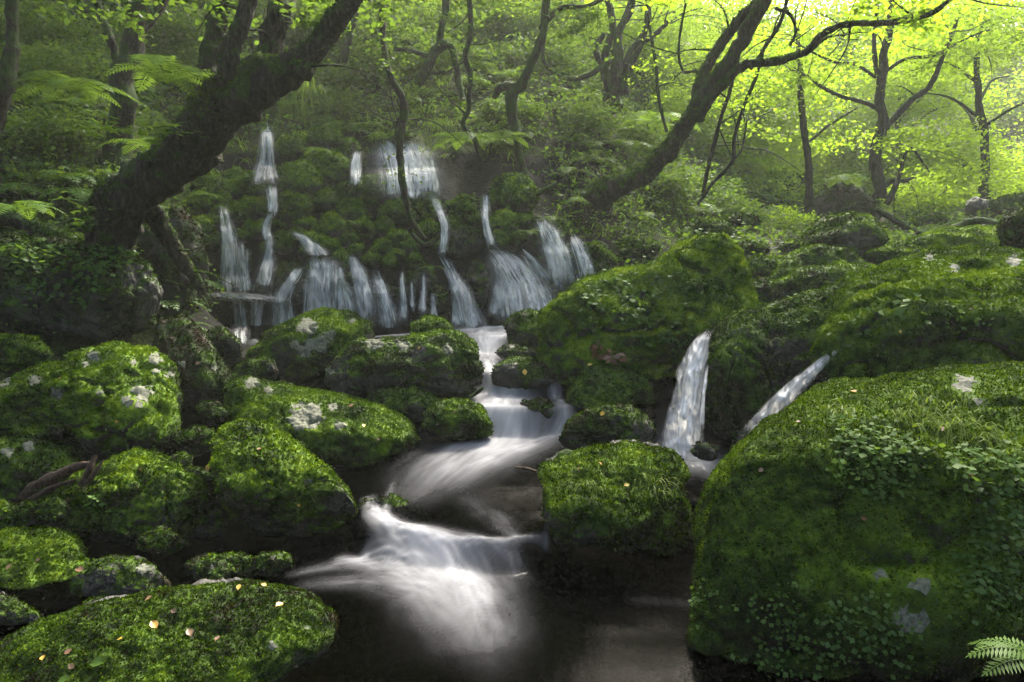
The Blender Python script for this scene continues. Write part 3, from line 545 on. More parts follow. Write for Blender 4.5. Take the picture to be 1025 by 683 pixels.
# ------------------------------------------------------------------ waterfalls
_RV = None
def front(px, py, r=4.0):
    """distance of the nearest rock or ground face under a pixel of the cliff"""
    global _RV
    if _RV is None:
        ks = [k for k in ROCKS if k.startswith('cush') or k.startswith('cl') or k in ('rooted', 'rooted2')]
        _RV = [np.concatenate([ROCKS[k][a][ROCKS[k]['vis']] for k in ks]) for a in 'XY'] + [np.concatenate([ROCKS[k]['V'][ROCKS[k]['vis'], 1] for k in ks])]
    h = hit(px, py, 7) or 12
    s = (abs(_RV[0]-px) < r) & (abs(_RV[1]-py) < r)
    return min(h, _RV[2][s].min()) if s.any() else h
def fall(label, strands, name='waterfall', fray=True):
    mv, mf, ma, n0 = [], [], [], 0; more = []; veil = []
    if fray:
        for st in strands:
            pts = np.array([p[:3] for p in st], float)
            for _ in range(int(3+pts[:, 2].max()/2.6)):
                t0 = random.uniform(0, .45)*(len(pts)-1); tt = np.linspace(t0, (len(pts)-1)*random.uniform(.75, 1), 5); sgn = random.uniform(-1, 1); ns = []; fw = random.choice((1.3, 1.7, 2.2, 3, 4.5))
                for q, t in enumerate(tt):
                    x, y_, w_ = (np.interp(t, range(len(pts)), pts[:, j]) for j in range(3))
                    ns.append((x+sgn*w_*.5+sgn*q*random.uniform(0, .7), y_+random.uniform(0, 5), fw*(1 if q else .5)))
                more.append(ns)
            pts2 = pts.copy(); pts2[:, 2] = pts2[:, 2]*1.35+3; veil.append([tuple(r_) for r_ in pts2] )
    nv0 = len(strands); nv = nv0+len(more); strands = list(strands)+more+veil
    for si, st in enumerate(strands):
        pts = np.array([p[:3] for p in st], float); k = len(pts)
        rows = max(10, int(abs(np.ptp(pts[:, 1]))*.9)); tt = np.linspace(0, k-1, rows)
        c = np.stack([np.interp(tt, np.arange(k), pts[:, j]) for j in range(3)], -1)
        for _ in range(3): c[1:-1] = (c[:-2]+2*c[1:-1]+c[2:])/4
        if len(st[0]) > 3: Yc = np.interp(tt, np.arange(k), [p[3] for p in st])
        else:
            yy = np.array([min(front(p[0]+o, p[1]) for o in (-p[2]*.5, -p[2]*.25, 0, p[2]*.25, p[2]*.5)) for p in c[::3]]) - .05
            yy = np.minimum.accumulate(yy); Yc = np.interp(np.arange(rows), np.arange(0, rows, 3), yy)
            for _ in range(4): Yc[1:-1] = np.minimum(Yc[1:-1], (Yc[:-2]+2*Yc[1:-1]+Yc[2:])/4)
        cols = int(max(5, min(60, pts[:, 2].max()*1.3))); u = np.linspace(-1, 1, cols)
        wob = fbm(np.stack([np.zeros(rows), c[:, 1]/14, np.full(rows, si*3.1+c[0, 0])], -1), 1, 2, 3)
        PX = c[:, 0:1]+u[None]*c[:, 2:3]*.58+fbm(np.stack([u[None]*2+0*wob[:, None], c[:, 1:2]/16+0*u[None], np.full((rows, cols), si*3.1+c[0, 0])], -1), 1, 2, 3)*np.minimum(c[:, 2:3]*.10, 1.6); PY = c[:, 1:2]+np.zeros_like(PX)
        YY = Yc[:, None]+(u**2)[None]*.05+fbm(np.stack([PX/5, PY/16, PX*0], -1), 1, 3, 9)*.06-.16*np.linspace(0, 1, rows)[:, None]**1.5*(1 if fray else 0)
        V = W(PX, PY, YY)
        Ls = (c[:, 1]-c[0, 1])[:, None]+0*PX
        sn = fbm(np.stack([u[None]*c[:, 2:3]/3.2+0*PX, Ls/34, np.full_like(PX, si*7.7+c[0, 0])], -1), 1, 4, 11, .65)
        sn2 = fbm(np.stack([PX/9, PY/12, PX*0], -1), 1, 3, 13)
        v = np.linspace(0, 1, rows)[:, None]
        e = np.clip((1-np.abs(u))[None]*1.5, 0, 1)
        wide = np.clip(c[:, 2:3]/10, 0, 1)
        vf = .42 if fray and si >= nv else (1.0 if not fray or si < nv0 else random.uniform(.45, 1.0))
        a = vf*np.clip(e**(.8 if vf == 1 else 1.4)*((.66 if fray else .80)+((.5 if si >= nv else 1.4) if fray else .38)*sn*(.35+.65*wide)+.25*sn2+.12*(1-wide)), 0, .94)*sstep(0, .10 if si >= len(strands)-len(veil)-len(more) and si < nv else .22, v+.06*sn)*(1-.9*sstep(.82, 1, v+.1*sn2))
        i = (np.arange(cols-1)[None]+np.arange(rows-1)[:, None]*cols).ravel()+n0
        mv.append(V.reshape(-1, 3)); mf.append(np.stack([i, i+1, i+cols+1, i+cols], -1)); ma.append(a.ravel()); n0 += rows*cols
    V = np.concatenate(mv)
    if len(mv) == 1:
        return tag(obj(name, V, mf[0], M_FALL, {'foam': ma[0]}, origin=(V[:, 0].mean(), V[:, 1].min(), V[:, 2].min())), label, 'waterfall')
    e = empty(name, (V[:, 0].mean(), V[:, 1].min(), V[:, 2].min())); tag(e, label, 'waterfall')
    n0 = 0
    for v_, f_, a_ in zip(mv, mf, ma):
        obj('water_strand', v_, f_-n0, M_FALL, {'foam': a_}, parent=e); n0 += len(v_)
fall('narrow high fall at the upper left of the mossy cliff', [[(265, 120, 6), (267, 135, 9), (267, 160, 13), (266, 172, 17), (267, 185, 24)], [(270, 184, 10), (273, 200, 7), (272, 214, 6)], [(272, 212, 5), (266, 226, 5), (268, 242, 6)]])
fall('broad white curtain fall dropping from the upper ledge', [[(397, 139, 30), (404, 150, 46), (407, 165, 53), (409, 182, 54), (410, 199, 52)], [(432, 194, 9), (440, 210, 7), (446, 226, 6), (444, 246, 6), (443, 256, 8)]])
fall('thin white strand just left of the curtain fall', [[(358, 150, 5), (356, 165, 8), (355, 186, 9)]])
fall('leftmost fall splitting into fine strands over a dark step', [[(223, 203, 6), (226, 222, 10), (230, 240, 13), (230, 265, 15), (231, 293, 18)], [(240, 238, 4), (242, 262, 6), (243, 293, 8)], [(238, 292, 12), (241, 318, 11), (241, 345, 11)], [(268, 228, 4), (270, 250, 8), (266, 270, 13), (262, 293, 18)], [(258, 294, 14), (257, 320, 11), (256, 345, 11)], [(278, 290, 16), (284, 310, 19), (283, 334, 21)], [(248, 248, 4), (247, 270, 4), (249, 292, 5)], [(225, 292, 22), (245, 297, 50), (262, 300, 40)]])
fall('fall spreading over a black dome in the middle of the left cliff', [[(292, 231, 7), (305, 239, 10), (314, 247, 14), (319, 256, 20)], [(321, 254, 22), (324, 270, 28), (322, 288, 33), (322, 310, 36), (323, 332, 36)], [(300, 268, 9), (288, 285, 12), (280, 305, 14)], [(335, 275, 9), (348, 295, 12), (352, 318, 14)]])
fall('pair of slanting strands right of the black dome fall', [[(351, 254, 8), (359, 272, 12), (365, 295, 16), (369, 325, 18)], [(375, 268, 7), (382, 290, 11), (387, 312, 14), (390, 338, 16)], [(340, 262, 4), (341, 290, 6), (342, 318, 7)], [(402, 270, 3), (404, 300, 5), (405, 325, 6)]])
fall('row of thin trickles down the dark middle of the cliff', [[(402, 288, 3), (403, 322, 4)], [(424, 272, 3), (424, 316, 5)], [(433, 292, 3), (434, 320, 4)], [(412, 280, 2), (413, 312, 3)]])
fall('slanting fall under the brown overhanging rock', [[(442, 253, 8), (453, 275, 11), (463, 295, 15), (470, 315, 20), (475, 332, 26)], [(455, 290, 4), (457, 312, 6), (459, 330, 8)]])
fall('widest white cascade feeding the top of the stream', [[(492, 246, 12), (504, 257, 26), (515, 272, 38), (523, 290, 48), (527, 306, 54), (527, 322, 54)], [(500, 280, 5), (497, 298, 7), (494, 315, 10)], [(521, 248, 4), (535, 262, 8), (548, 280, 12)]])
fall('tall right-hand fall standing in light mist', [[(541, 217, 9), (549, 232, 18), (556, 250, 24), (562, 270, 27), (566, 292, 29)]])
fall('slim fall at the far right of the cliff', [[(569, 229, 4), (578, 245, 10), (585, 262, 13), (590, 284, 15)]])
fall('tiny white trickle beside the leafy moss mound', [[(486, 191, 3), (486, 204, 5), (485, 216, 5), (489, 234, 5), (494, 250, 8)]])
fall('smooth white cascade pouring beside the tall split boulder', [[(711, 329, 5, 5.75), (702, 340, 13, 5.45), (692, 372, 25, 5.2), (687, 405, 31, 5.1), (683, 438, 38, 5.02), (684, 462, 46, 4.95)], [(708, 365, 3, 5.15), (704, 395, 4, 5.0), (702, 430, 6, 4.95)]], fray=False)
fall('short white chute emerging from behind the front boulder', [[(846, 346, 8, 5.15), (826, 360, 13, 5.1), (806, 378, 19, 5.0), (786, 397, 23, 4.93), (766, 418, 24, 4.88), (748, 440, 22, 4.85)]], fray=False)
# ------------------------------------------------------------------ leaves, ferns, grass
def leafquads(C, L, nrm=None, up=1.0, wid=.36, droop=.25, T=None):
    n = len(C); L = np.broadcast_to(L, (n,))[:, None]
    a = rng.normal(size=(n, 3)); a[:, 2] = a[:, 2]*.35-droop; a /= np.linalg.norm(a, axis=1)[:, None]
    m = rng.normal(size=(n, 3))*.55+np.array([0, 0, up]) if nrm is None else nrm+rng.normal(size=(n, 3))*.3
    b = np.cross(a, m); b /= np.linalg.norm(b, axis=1)[:, None]+1e-9
    V = np.stack([C, C+a*L*.45+b*L*wid, C+a*L, C+a*L*.45-b*L*wid], 1).reshape(-1, 3)
    F = np.arange(n)[:, None]*4+np.arange(4)[None]
    T = np.repeat(np.clip(.5+rng.normal(0, .16, n) if T is None else T+rng.normal(0, .1, n), 0, 1), 4)
    return V, F, T
def fern(mb, base, L, nf, tint=.5, spread=1.0, az0=None, azr=2*math.pi, pairs=14, up=.75, up_vec=None):
    """arching fronds of paired leaflets"""
    out = []
    for k in range(nf):
        az = (az0 if az0 is not None else random.uniform(0, 6.28)) + (k+.5)/nf*azr + random.uniform(-.25, .25)
        l = L*random.uniform(.75, 1.15); e = random.uniform(.7, 1.1)*up
        t = np.linspace(0, 1, pairs+2)
        h = np.array([math.cos(az), math.sin(az), 0]); 
        r = t*l*spread*.92; z = l*(e*t-(.45+.55*e)*t**2*.95)
        P = np.array(base)+h*r[:, None]+np.array([0, 0, 1])*z[:, None]
        sd = np.array([-h[1], h[0], 0]); T = np.gradient(P, axis=0); T /= np.linalg.norm(T, axis=1)[:, None]
        Vs, Fs, n = [], [], 0
        w = l*.010
        for i in range(len(t)-1):
            Vs += [P[i]-sd*w, P[i]+sd*w, P[i+1]+sd*w, P[i+1]-sd*w]; Fs.append((n, n+1, n+2, n+3)); n += 4
        for i in range(1, len(t)):
            pl = l*.26*math.sin(math.pi*min(1, (t[i]*.86+.14)))**.8+l*.012; pw = l/pairs*.42
            for s in (1, -1):
                d = sd*s*.93+T[i]*.33+np.array([0, 0, -.15+random.uniform(-.08, .08)]); a = P[i]
                Vs += [a, a+d*pl*.45+T[i]*pw, a+d*pl, a+d*pl*.45-T[i]*pw]; Fs.append((n, n+1, n+2, n+3)); n += 4
        tt = tint+random.uniform(-.14, .14)
        if mb is not None: mb.add(Vs, Fs, np.clip(tt, 0, 1))
        else: out.append((Vs, Fs, np.clip(tt, 0, 1)))
    return out
def grass(mb, base, L, nb, tint=.5, w=.006, droop=1.0, dirv=None, rad=.05):
    for k in range(nb):
        az = random.uniform(0, 6.28); l = L*random.uniform(.5, 1.15); h = np.array([math.cos(az), math.sin(az), 0])
        if dirv is not None: h = h*.6+np.array(dirv)*.8
        t = np.linspace(0, 1, 6)[:, None]; e = random.uniform(.6, 1.2)
        P = np.array(base)+np.array([random.gauss(0, rad), random.gauss(0, rad), 0])+h*t*l*.75+np.array([0, 0, 1])*(l*(e*t-droop*(.5+.5*e)*t**2))
        s = np.cross(h, [0, 0, 1.])*w; ww = (1-t**2*.95)
        V = np.concatenate([P-s*ww, P+s*ww]); i = np.arange(5)
        mb.add(V, np.stack([i, i+6, i+7, i+1], -1), np.clip(tint+random.uniform(-.2, .25), 0, 1))
def tube(mb, P, R, sides=10, rough=.12, seed=0, moss=.1):
    P = np.asarray(P, float); R = np.asarray(R, float); k = len(P)
    tt = np.linspace(0, k-1, (k-1)*(24 if sides > 20 else 9)+1)
    def cr(A):
        A2 = np.concatenate([2*A[:1]-A[1:2], A, 2*A[-1:]-A[-2:-1]]); i = np.minimum(tt.astype(int), k-2); f = (tt-i)
        f = f[:, None] if A.ndim > 1 else f
        a, b, c, d = A2[i], A2[i+1], A2[i+2], A2[i+3]
        return .5*(2*b+(c-a)*f+(2*a-5*b+4*c-d)*f**2+(3*b-a-3*c+d)*f**3)
    Q = cr(P); r = np.maximum(cr(R), R.min()*.6); n = len(Q)
    Q = Q + (fbm(Q, 1.7, 2, seed)[:, None]*0+np.stack([fbm(Q, 1.5, 2, seed+j) for j in range(3)], -1))*r[:, None]*.55
    T = np.gradient(Q, axis=0); T /= np.linalg.norm(T, axis=1)[:, None]
    a = np.cross(T, [0.13, .95, .2]); a /= np.linalg.norm(a, axis=1)[:, None]; b = np.cross(T, a)
    th = np.linspace(0, 2*np.pi, sides, endpoint=False)
    ring = a[:, None]*np.cos(th)[None, :, None]+b[:, None]*np.sin(th)[None, :, None]
    V = Q[:, None]+ring*r[:, None, None]
    nz = fbm(V, 1/(max(.05, r.mean())*1.3), 3, seed+9)*rough*2+fbm(V*np.array([1, 1, .35]), 1/(max(.02, r.mean())*.35), 2, seed+19)*rough*.8
    if sides > 20:
        rid = 1-np.abs(fbm(V*np.array([1, 1, .4]), 1/(r.mean()*.22), 3, seed+29)); nz = nz+.10*(rid-.8)*(rid > .55)+.12*fbm(V, 1/(r.mean()*.8), 3, seed+31)
    V = V+ring*((nz-.08)*r[:, None])[..., None]
    i = np.arange(n-1)[:, None]*sides; j = np.arange(sides)[None]; j2 = (j+1) % sides
    F = np.stack([i+j, i+j2, i+sides+j2, i+sides+j], -1).reshape(-1, 4)
    capi = np.arange(0, sides-1, 2)
    V = V.reshape(-1, 3); mb.add(V, F, moss)
    c0 = len(V)
    mb.add(np.stack([V[-sides+int(q)] for q in range(sides)]), [(q, q+1, q+2, (q+3) if q+3 < sides else q+2) for q in range(0, sides-2, 2)] if False else [(0, q, q+1, q+2) if q+2 < sides else (0, q, q+1, q+1) for q in range(1, sides-2, 2)], moss)
    return Q, r
def build_bark(mb, name, parent=None, origin=None, mat=None):
    V = np.concatenate(mb.V); F = np.concatenate(mb.F); F = F[F[:, 2] != F[:, 3]]
    return obj(name, V, F, mat or M_BARK, {'moss': np.concatenate(mb.T)}, parent, origin)
def pxpath(pts):
    P = np.array([W(p[0], p[1], p[2]) for p in pts]); R = np.array([p[3]*p[2]/FPX*.9 for p in pts]); return P, R
def clumps(mb, c, rad, n_cl, n_lf, L, flat=.28, clr=.55, tint=.5, up=1.0, holes=0.0):
    """leaf sprays: flat tilted clumps spread through a crown volume"""
    c = np.array(c); rad = np.array(rad)
    u = rng.normal(size=(n_cl, 3)); u /= np.linalg.norm(u, axis=1)[:, None]; u *= (rng.random((n_cl, 1))**.45)
    cc = c+u*rad
    for q in cc:
        r = clr*rng.uniform(.6, 1.3); n = max(4, int(n_lf*rng.uniform(.5, 1.4)))
        v = rng.normal(size=(n, 3))*np.array([.5, .5, .5*flat])*r
        tl = rng.normal(0, .22, 2); v[:, 2] += v[:, 0]*tl[0]+v[:, 1]*tl[1]-.12*(v[:, 0]**2+v[:, 1]**2)/r
        V, F, T = leafquads(q+v, L*rng.uniform(.7, 1.25, n), up=up, T=np.clip(tint+rng.normal(0, .12)+0*v[:, 0], 0, 1))
        mb.add(V, F, T)
def tree(label, limbs, crowns=(), shade_crowns=(), leaf=M_SUNLEAF, L=.1, name='broadleaf_tree', cat='tree', group=None, moss=.1, twigs=0, sides=10, tint=.5, fuzz=False):
    P0, R0 = pxpath(limbs[0]); e = empty(name, P0[0]); tag(e, label, cat, group)
    paths = []
    for i, lb in enumerate(limbs):
        mb = MB(); P, R = pxpath(lb); Q, r = tube(mb, P, R, sides if i == 0 else max(6, sides-2), seed=int(lb[0][0])+i, moss=moss)
        paths.append((Q, r))
        if twigs and i > 0 or (twigs and len(limbs) == 1):
            for t in range(twigs):
                k = random.randint(len(Q)//3, len(Q)-1); q = Q[k]; l = random.uniform(.4, 1.1)*(q[1]/10)
                d = np.array([random.gauss(0, 1), random.gauss(0, .6), random.gauss(.25, .5)]); d /= np.linalg.norm(d)
                d2 = d+np.array([random.gauss(0, .4), random.gauss(0, .4), random.gauss(0, .4)])
                tube(mb, [q, q+d*l*.5, q+d*l*.5+d2*l*.5], [min(r[k]*.5, .02), .010, .005], 5, seed=t, moss=moss)
        ob = build_bark(mb, 'trunk' if i == 0 else 'branch', e)
        if fuzz:
            V = np.concatenate(mb.V); F = np.concatenate(mb.F); F = F[F[:, 2] != F[:, 3]]; F = np.concatenate([F[:, :3], F[:, [0, 2, 3]]]); N = vnormals(V, F)
            if ((N[:sides//2])*(V[:sides//2]-Q[0])).sum() < 0: N = -N
            mo = np.clip(.35+.45*N[:, 2]+.75*fbm(V, 2.2, 3, 66), 0, 1)
            tr_ = tufts(V, F, N, mo, np.clip(.32+.2*N[:, 2]+.2*fbm(V, 6, 2, 67), 0, 1), .016, 1.0, 22000)
            if tr_: tag(obj('moss', tr_[0], tr_[1], M_MOSS, {'tint': tr_[2]}, parent=ob, smooth=False), kind='stuff')
    if crowns:
        mb = MB()
        for (px, py, Y, rx, ry, dy, ncl, nlf) in crowns:
            c = W(px, py, Y); clumps(mb, c, (rx*Y/FPX, dy, ry*Y/FPX), ncl, nlf, L, tint=tint, clr=.055*Y**.75)
        mb.build('crown', leaf, e, smooth=False)
    for (x, y, z, rx, ry, rz, ncl) in shade_crowns:  # extra crowns added above the frame to shade the stream and haze
        tip = paths[0][0][-1]; mb = MB(); tube(mb, [tip, tip*.55+np.array([x, y, z])*.45+[0, 0, .4], (x, y, z)], [paths[0][1][-1], .07, .03], 8, seed=3); build_bark(mb, 'branch', e)
        mb = MB(); clumps(mb, (x, y, z), (rx, ry, rz), ncl, 60, .17, tint=.45, clr=.85); mb.build('crown', M_LEAF, e, smooth=False)
    return e
# ---- the trees of the near banks
tree('thick dark mossy tree leaning right over the left bank', [
    [(88, 268, 7.0, 30), (112, 228, 6.9, 27), (140, 190, 6.8, 27), (185, 155, 6.7, 27), (228, 115, 6.6, 26), (262, 82, 6.6, 25), (292, 58, 6.6, 17), (312, 40, 6.6, 13), (335, 12, 6.5, 11), (365, -30, 6.4, 10), (400, -110, 6.2, 7)],
    [(192, 160, 6.8, 22), (203, 122, 6.9, 18), (208, 90, 7.0, 13), (212, 50, 7.1, 11), (218, 10, 7.2, 10), (222, -60, 7.4, 8)],
    [(208, 118, 6.5, 14), (222, 80, 6.5, 10), (236, 35, 6.5, 10), (250, -5, 6.5, 9), (262, -70, 6.4, 7)],
    [(238, 110, 6.9, 16), (258, 72, 7.0, 14), (275, 35, 7.1, 13), (284, -5, 7.2, 12), (292, -80, 7.4, 8)],
    [(95, 255, 7.0, 16), (60, 240, 7.2, 12), (20, 225, 7.4, 9), (-30, 215, 7.6, 7)],
    [(140, 205, 6.9, 14), (165, 235, 7.1, 10), (185, 265, 7.3, 8), (200, 290, 7.5, 6)],
    [(288, 66, 6.5, 10), (300, 72, 6.4, 10), (304, 66, 6.35, 6)]],
    crowns=[(230, -260, 7.0, 170, 90, 1.4, 90, 60), (420, -220, 6.4, 110, 60, 1.0, 36, 60), (335, 6, 6.7, 55, 16, .5, 12, 36), (245, 12, 7.2, 50, 16, .6, 10, 36), (120, 10, 7.6, 60, 18, .6, 12, 40)], leaf=M_LEAF, L=.075, moss=.06, twigs=3, sides=40, fuzz=True, shade_crowns=[(-4.4, 6.2, 8.3, 2.6, 2.2, 1.2, 32), (-7, 9, 9, 3, 3, 1.2, 70)])
tree('upright pale-scarred trunk behind the fern on the left', [[(120, 190, 9.3, 15), (128, 120, 9.3, 14), (130, 70, 9.3, 13), (140, 10, 9.4, 11), (147, -60, 9.5, 9), (150, -160, 9.6, 6)], [(136, 40, 9.4, 6), (165, -10, 9.6, 5), (190, -80, 9.8, 4)]], crowns=[(150, -210, 9.6, 120, 70, 1.8, 40, 60)], leaf=M_LEAF, L=.085, moss=.1)
tree('thin tilted stem left of the scarred trunk', [[(118, 62, 9.8, 4.5), (108, 35, 9.8, 4.5), (97, 5, 9.9, 4), (85, -50, 10, 3)]], name='young_tree')
tree('dark trunk rising at the upper left picture corner', [[(-4, 130, 8.4, 13), (2, 90, 8.4, 10), (8, 50, 8.5, 7), (12, 0, 8.6, 6), (18, -80, 8.7, 5)]], crowns=[(0, -190, 8.7, 110, 60, 1.5, 34, 60)], leaf=M_LEAF, L=.08, sides=12)
tree('wiry bare stem hanging in front of the curtain fall', [[(426, 240, 8.6, 2.6), (412, 218, 8.6, 3.4), (402, 180, 8.6, 4.2), (400, 140, 8.6, 4.6), (404, 105, 8.6, 4.8), (392, 78, 8.6, 3.6), (385, 50, 8.6, 3.4), (384, 10, 8.6, 3.8), (386, -60, 8.6, 3.5)], [(400, 150, 8.6, 2), (396, 130, 8.7, 1.6), (404, 112, 8.7, 1.6)]], name='vine', cat='vine', moss=.05, sides=9, twigs=5, crowns=[(392, 60, 8.6, 16, 30, .3, 7, 16), (402, 160, 8.6, 12, 40, .25, 5, 12)], leaf=M_LEAF, L=.05)
tree('kinked climbing stem right of the curtain fall', [[(484, 162, 10.8, 3), (476, 140, 10.8, 3.2), (464, 126, 10.7, 3.4), (470, 110, 10.7, 3), (470, 75, 10.7, 3), (466, 55, 10.7, 3), (470, 25, 10.7, 3), (466, -30, 10.7, 3)]], name='vine', cat='vine', moss=.1, sides=8, twigs=5, crowns=[(470, 60, 10.7, 14, 50, .3, 8, 14)], leaf=M_LEAF, L=.055)
tree('dark forked trunk bending left above the right falls', [[(528, 182, 11.8, 5), (518, 150, 11.8, 5), (511, 125, 11.8, 5.5), (510, 95, 11.8, 7), (522, 82, 11.8, 6), (535, 55, 11.8, 5), (545, 20, 11.8, 4.5), (552, -40, 11.8, 4)], [(512, 92, 11.8, 6), (500, 90, 11.9, 5), (494, 98, 12, 3)], [(540, 30, 11.8, 3), (560, 10, 11.9, 3), (585, 8, 12, 2.5), (604, 0, 12, 2)]], crowns=[(540, -40, 11.8, 90, 50, 1.5, 40, 60), (570, 25, 12.2, 40, 16, .8, 12, 50)], leaf=M_LEAF, moss=.15, sides=12, shade_crowns=[(-4.5, 14.5, 11.5, 3.4, 3, 1.4, 80)])
tree('twisted arching trunk above the curtain fall', [[(418, 85, 13.5, 6), (430, 62, 13.5, 5.5), (436, 46, 13.5, 6), (446, 42, 13.5, 5), (454, 55, 13.5, 4), (458, 80, 13.5, 4), (462, 100, 13.4, 3)], [(436, 48, 13.5, 4), (442, 25, 13.6, 4), (446, 0, 13.7, 4), (450, -60, 13.8, 3)], [(430, 58, 13.5, 3), (412, 52, 13.6, 2.5), (395, 50, 13.7, 2)]], crowns=[(440, -20, 13.7, 80, 40, 1.5, 40, 60), (400, 30, 14.2, 50, 20, 1.2, 16, 50)], leaf=M_LEAF, moss=.12)
tree('thin leaning trunk at the top between the dark tree and vine', [[(342, 62, 14, 5), (350, 35, 14, 4), (358, 0, 14.1, 4), (365, -60, 14.2, 3)]], crowns=[(350, -20, 14.2, 70, 40, 1.5, 36, 60)], leaf=M_LEAF)
tree('clump of ropy trunks twisting together at top centre', [[(617, 108, 15, 11), (615, 70, 15, 8), (620, 35, 15, 5), (632, 5, 15, 5), (640, -50, 15, 4)], [(612, 95, 15, 6), (606, 60, 15, 5), (612, 25, 15, 4), (605, -20, 15, 4)], [(624, 95, 15, 6), (632, 65, 15, 4), (645, 35, 15, 4), (650, 0, 15, 3.5), (655, -50, 15, 3)], [(622, 85, 15, 4), (632, 52, 15, 3.5), (655, 35, 15, 3), (668, 22, 15, 2.5)], [(612, 60, 15, 3), (590, 75, 15, 3), (570, 80, 15, 2.5), (552, 72, 15, 2.5), (543, 55, 15, 2), (546, 30, 15, 2)], [(606, 70, 15, 3), (598, 50, 15.2, 4), (605, 35, 15.3, 3)]], crowns=[(615, -60, 15, 120, 60, 2, 40, 60)], leaf=M_SUNLEAF, moss=.1, twigs=2)
tree('big mossy tree sweeping up to the right across the glade', [[(596, 212, 10.6, 20), (618, 188, 10.5, 14), (650, 165, 10.4, 11), (676, 142, 10.3, 10), (694, 115, 10.2, 9), (712, 85, 10.1, 8), (735, 52, 10, 8), (752, 25, 9.9, 8), (770, -5, 9.8, 7.5), (800, -70, 9.6, 6)],
    [(696, 118, 10.2, 7), (700, 85, 10.3, 6), (716, 52, 10.3, 6), (740, 22, 10.2, 5.5), (765, -5, 10.1, 5), (790, -50, 10, 4)],
    [(700, 112, 10.1, 7), (722, 85, 10, 5.5), (745, 68, 9.9, 5), (775, 63, 9.8, 4.5), (808, 52, 9.7, 4), (825, 35, 9.6, 3.8), (850, 25, 9.5, 3.5), (900, 22, 9.3, 3.2), (932, 14, 9.2, 2.8), (955, -5, 9.1, 2.4), (980, -40, 9, 1.8)],
    [(752, 70, 9.9, 2.2), (768, 45, 9.9, 2), (782, 20, 9.9, 2), (792, -20, 9.9, 2)], [(776, 8, 9.9, 2), (792, 15, 9.9, 1.8), (796, 32, 9.9, 1.6), (790, 45, 9.9, 1.5)], [(810, 52, 9.7, 2), (828, 38, 9.8, 1.6), (846, 36, 9.8, 1.2)], [(688, 128, 10.3, 3), (700, 75, 10.5, 2), (684, 70, 10.6, 1.6), (680, 40, 10.7, 1.4), (686, 5, 10.8, 1.4)]],
    crowns=[(800, -90, 9.8, 170, 60, 1.6, 46, 60), (900, 6, 9.3, 70, 22, .6, 14, 50), (690, -60, 10, 90, 50, 1.5, 22, 60)], leaf=M_SUNLEAF, L=.085, moss=.06, twigs=4, sides=30, fuzz=True, shade_crowns=[(3.8, 8.6, 8.2, 2.8, 2.4, 1.1, 40)])
tree('thin dark sapling bending beside the sweeping tree', [[(703, 200, 10.9, 2.5), (708, 170, 10.9, 2.5), (716, 140, 10.9, 2.5), (724, 110, 10.9, 2.2), (730, 90, 10.9, 2.2), (738, 60, 10.9, 2), (742, 20, 10.9, 1.6)]], name='sapling', cat='sapling', moss=0, sides=7, twigs=6, crowns=[(738, 80, 10.8, 34, 50, .6, 16, 22)], leaf=M_SUNLEAF, L=.06)
tree('second thin crooked sapling right of the sweeping tree', [[(698, 206, 10.7, 2), (714, 182, 10.7, 2.2), (732, 162, 10.7, 2.4), (734, 140, 10.7, 2.2), (744, 108, 10.7, 2), (757, 78, 10.7, 2), (768, 40, 10.7, 1.5)], [(732, 162, 10.7, 1.3), (742, 150, 10.7, 1.1), (748, 120, 10.7, .9)]], name='sapling', cat='sapling', moss=0, sides=7, twigs=6, crowns=[(738, 80, 10.8, 34, 50, .6, 16, 22)], leaf=M_SUNLEAF, L=.06)
tree('slender straight sapling between ropy trunks and sweeping tree', [[(668, 134, 12.5, 2), (660, 100, 12.5, 2), (655, 60, 12.6, 2), (650, 15, 12.7, 1.8), (648, -30, 12.8, 1.5)]], name='sapling', cat='sapling', moss=.1, sides=7, twigs=8, crowns=[(656, 60, 12.6, 26, 60, .6, 14, 22)], leaf=M_SUNLEAF, L=.07)
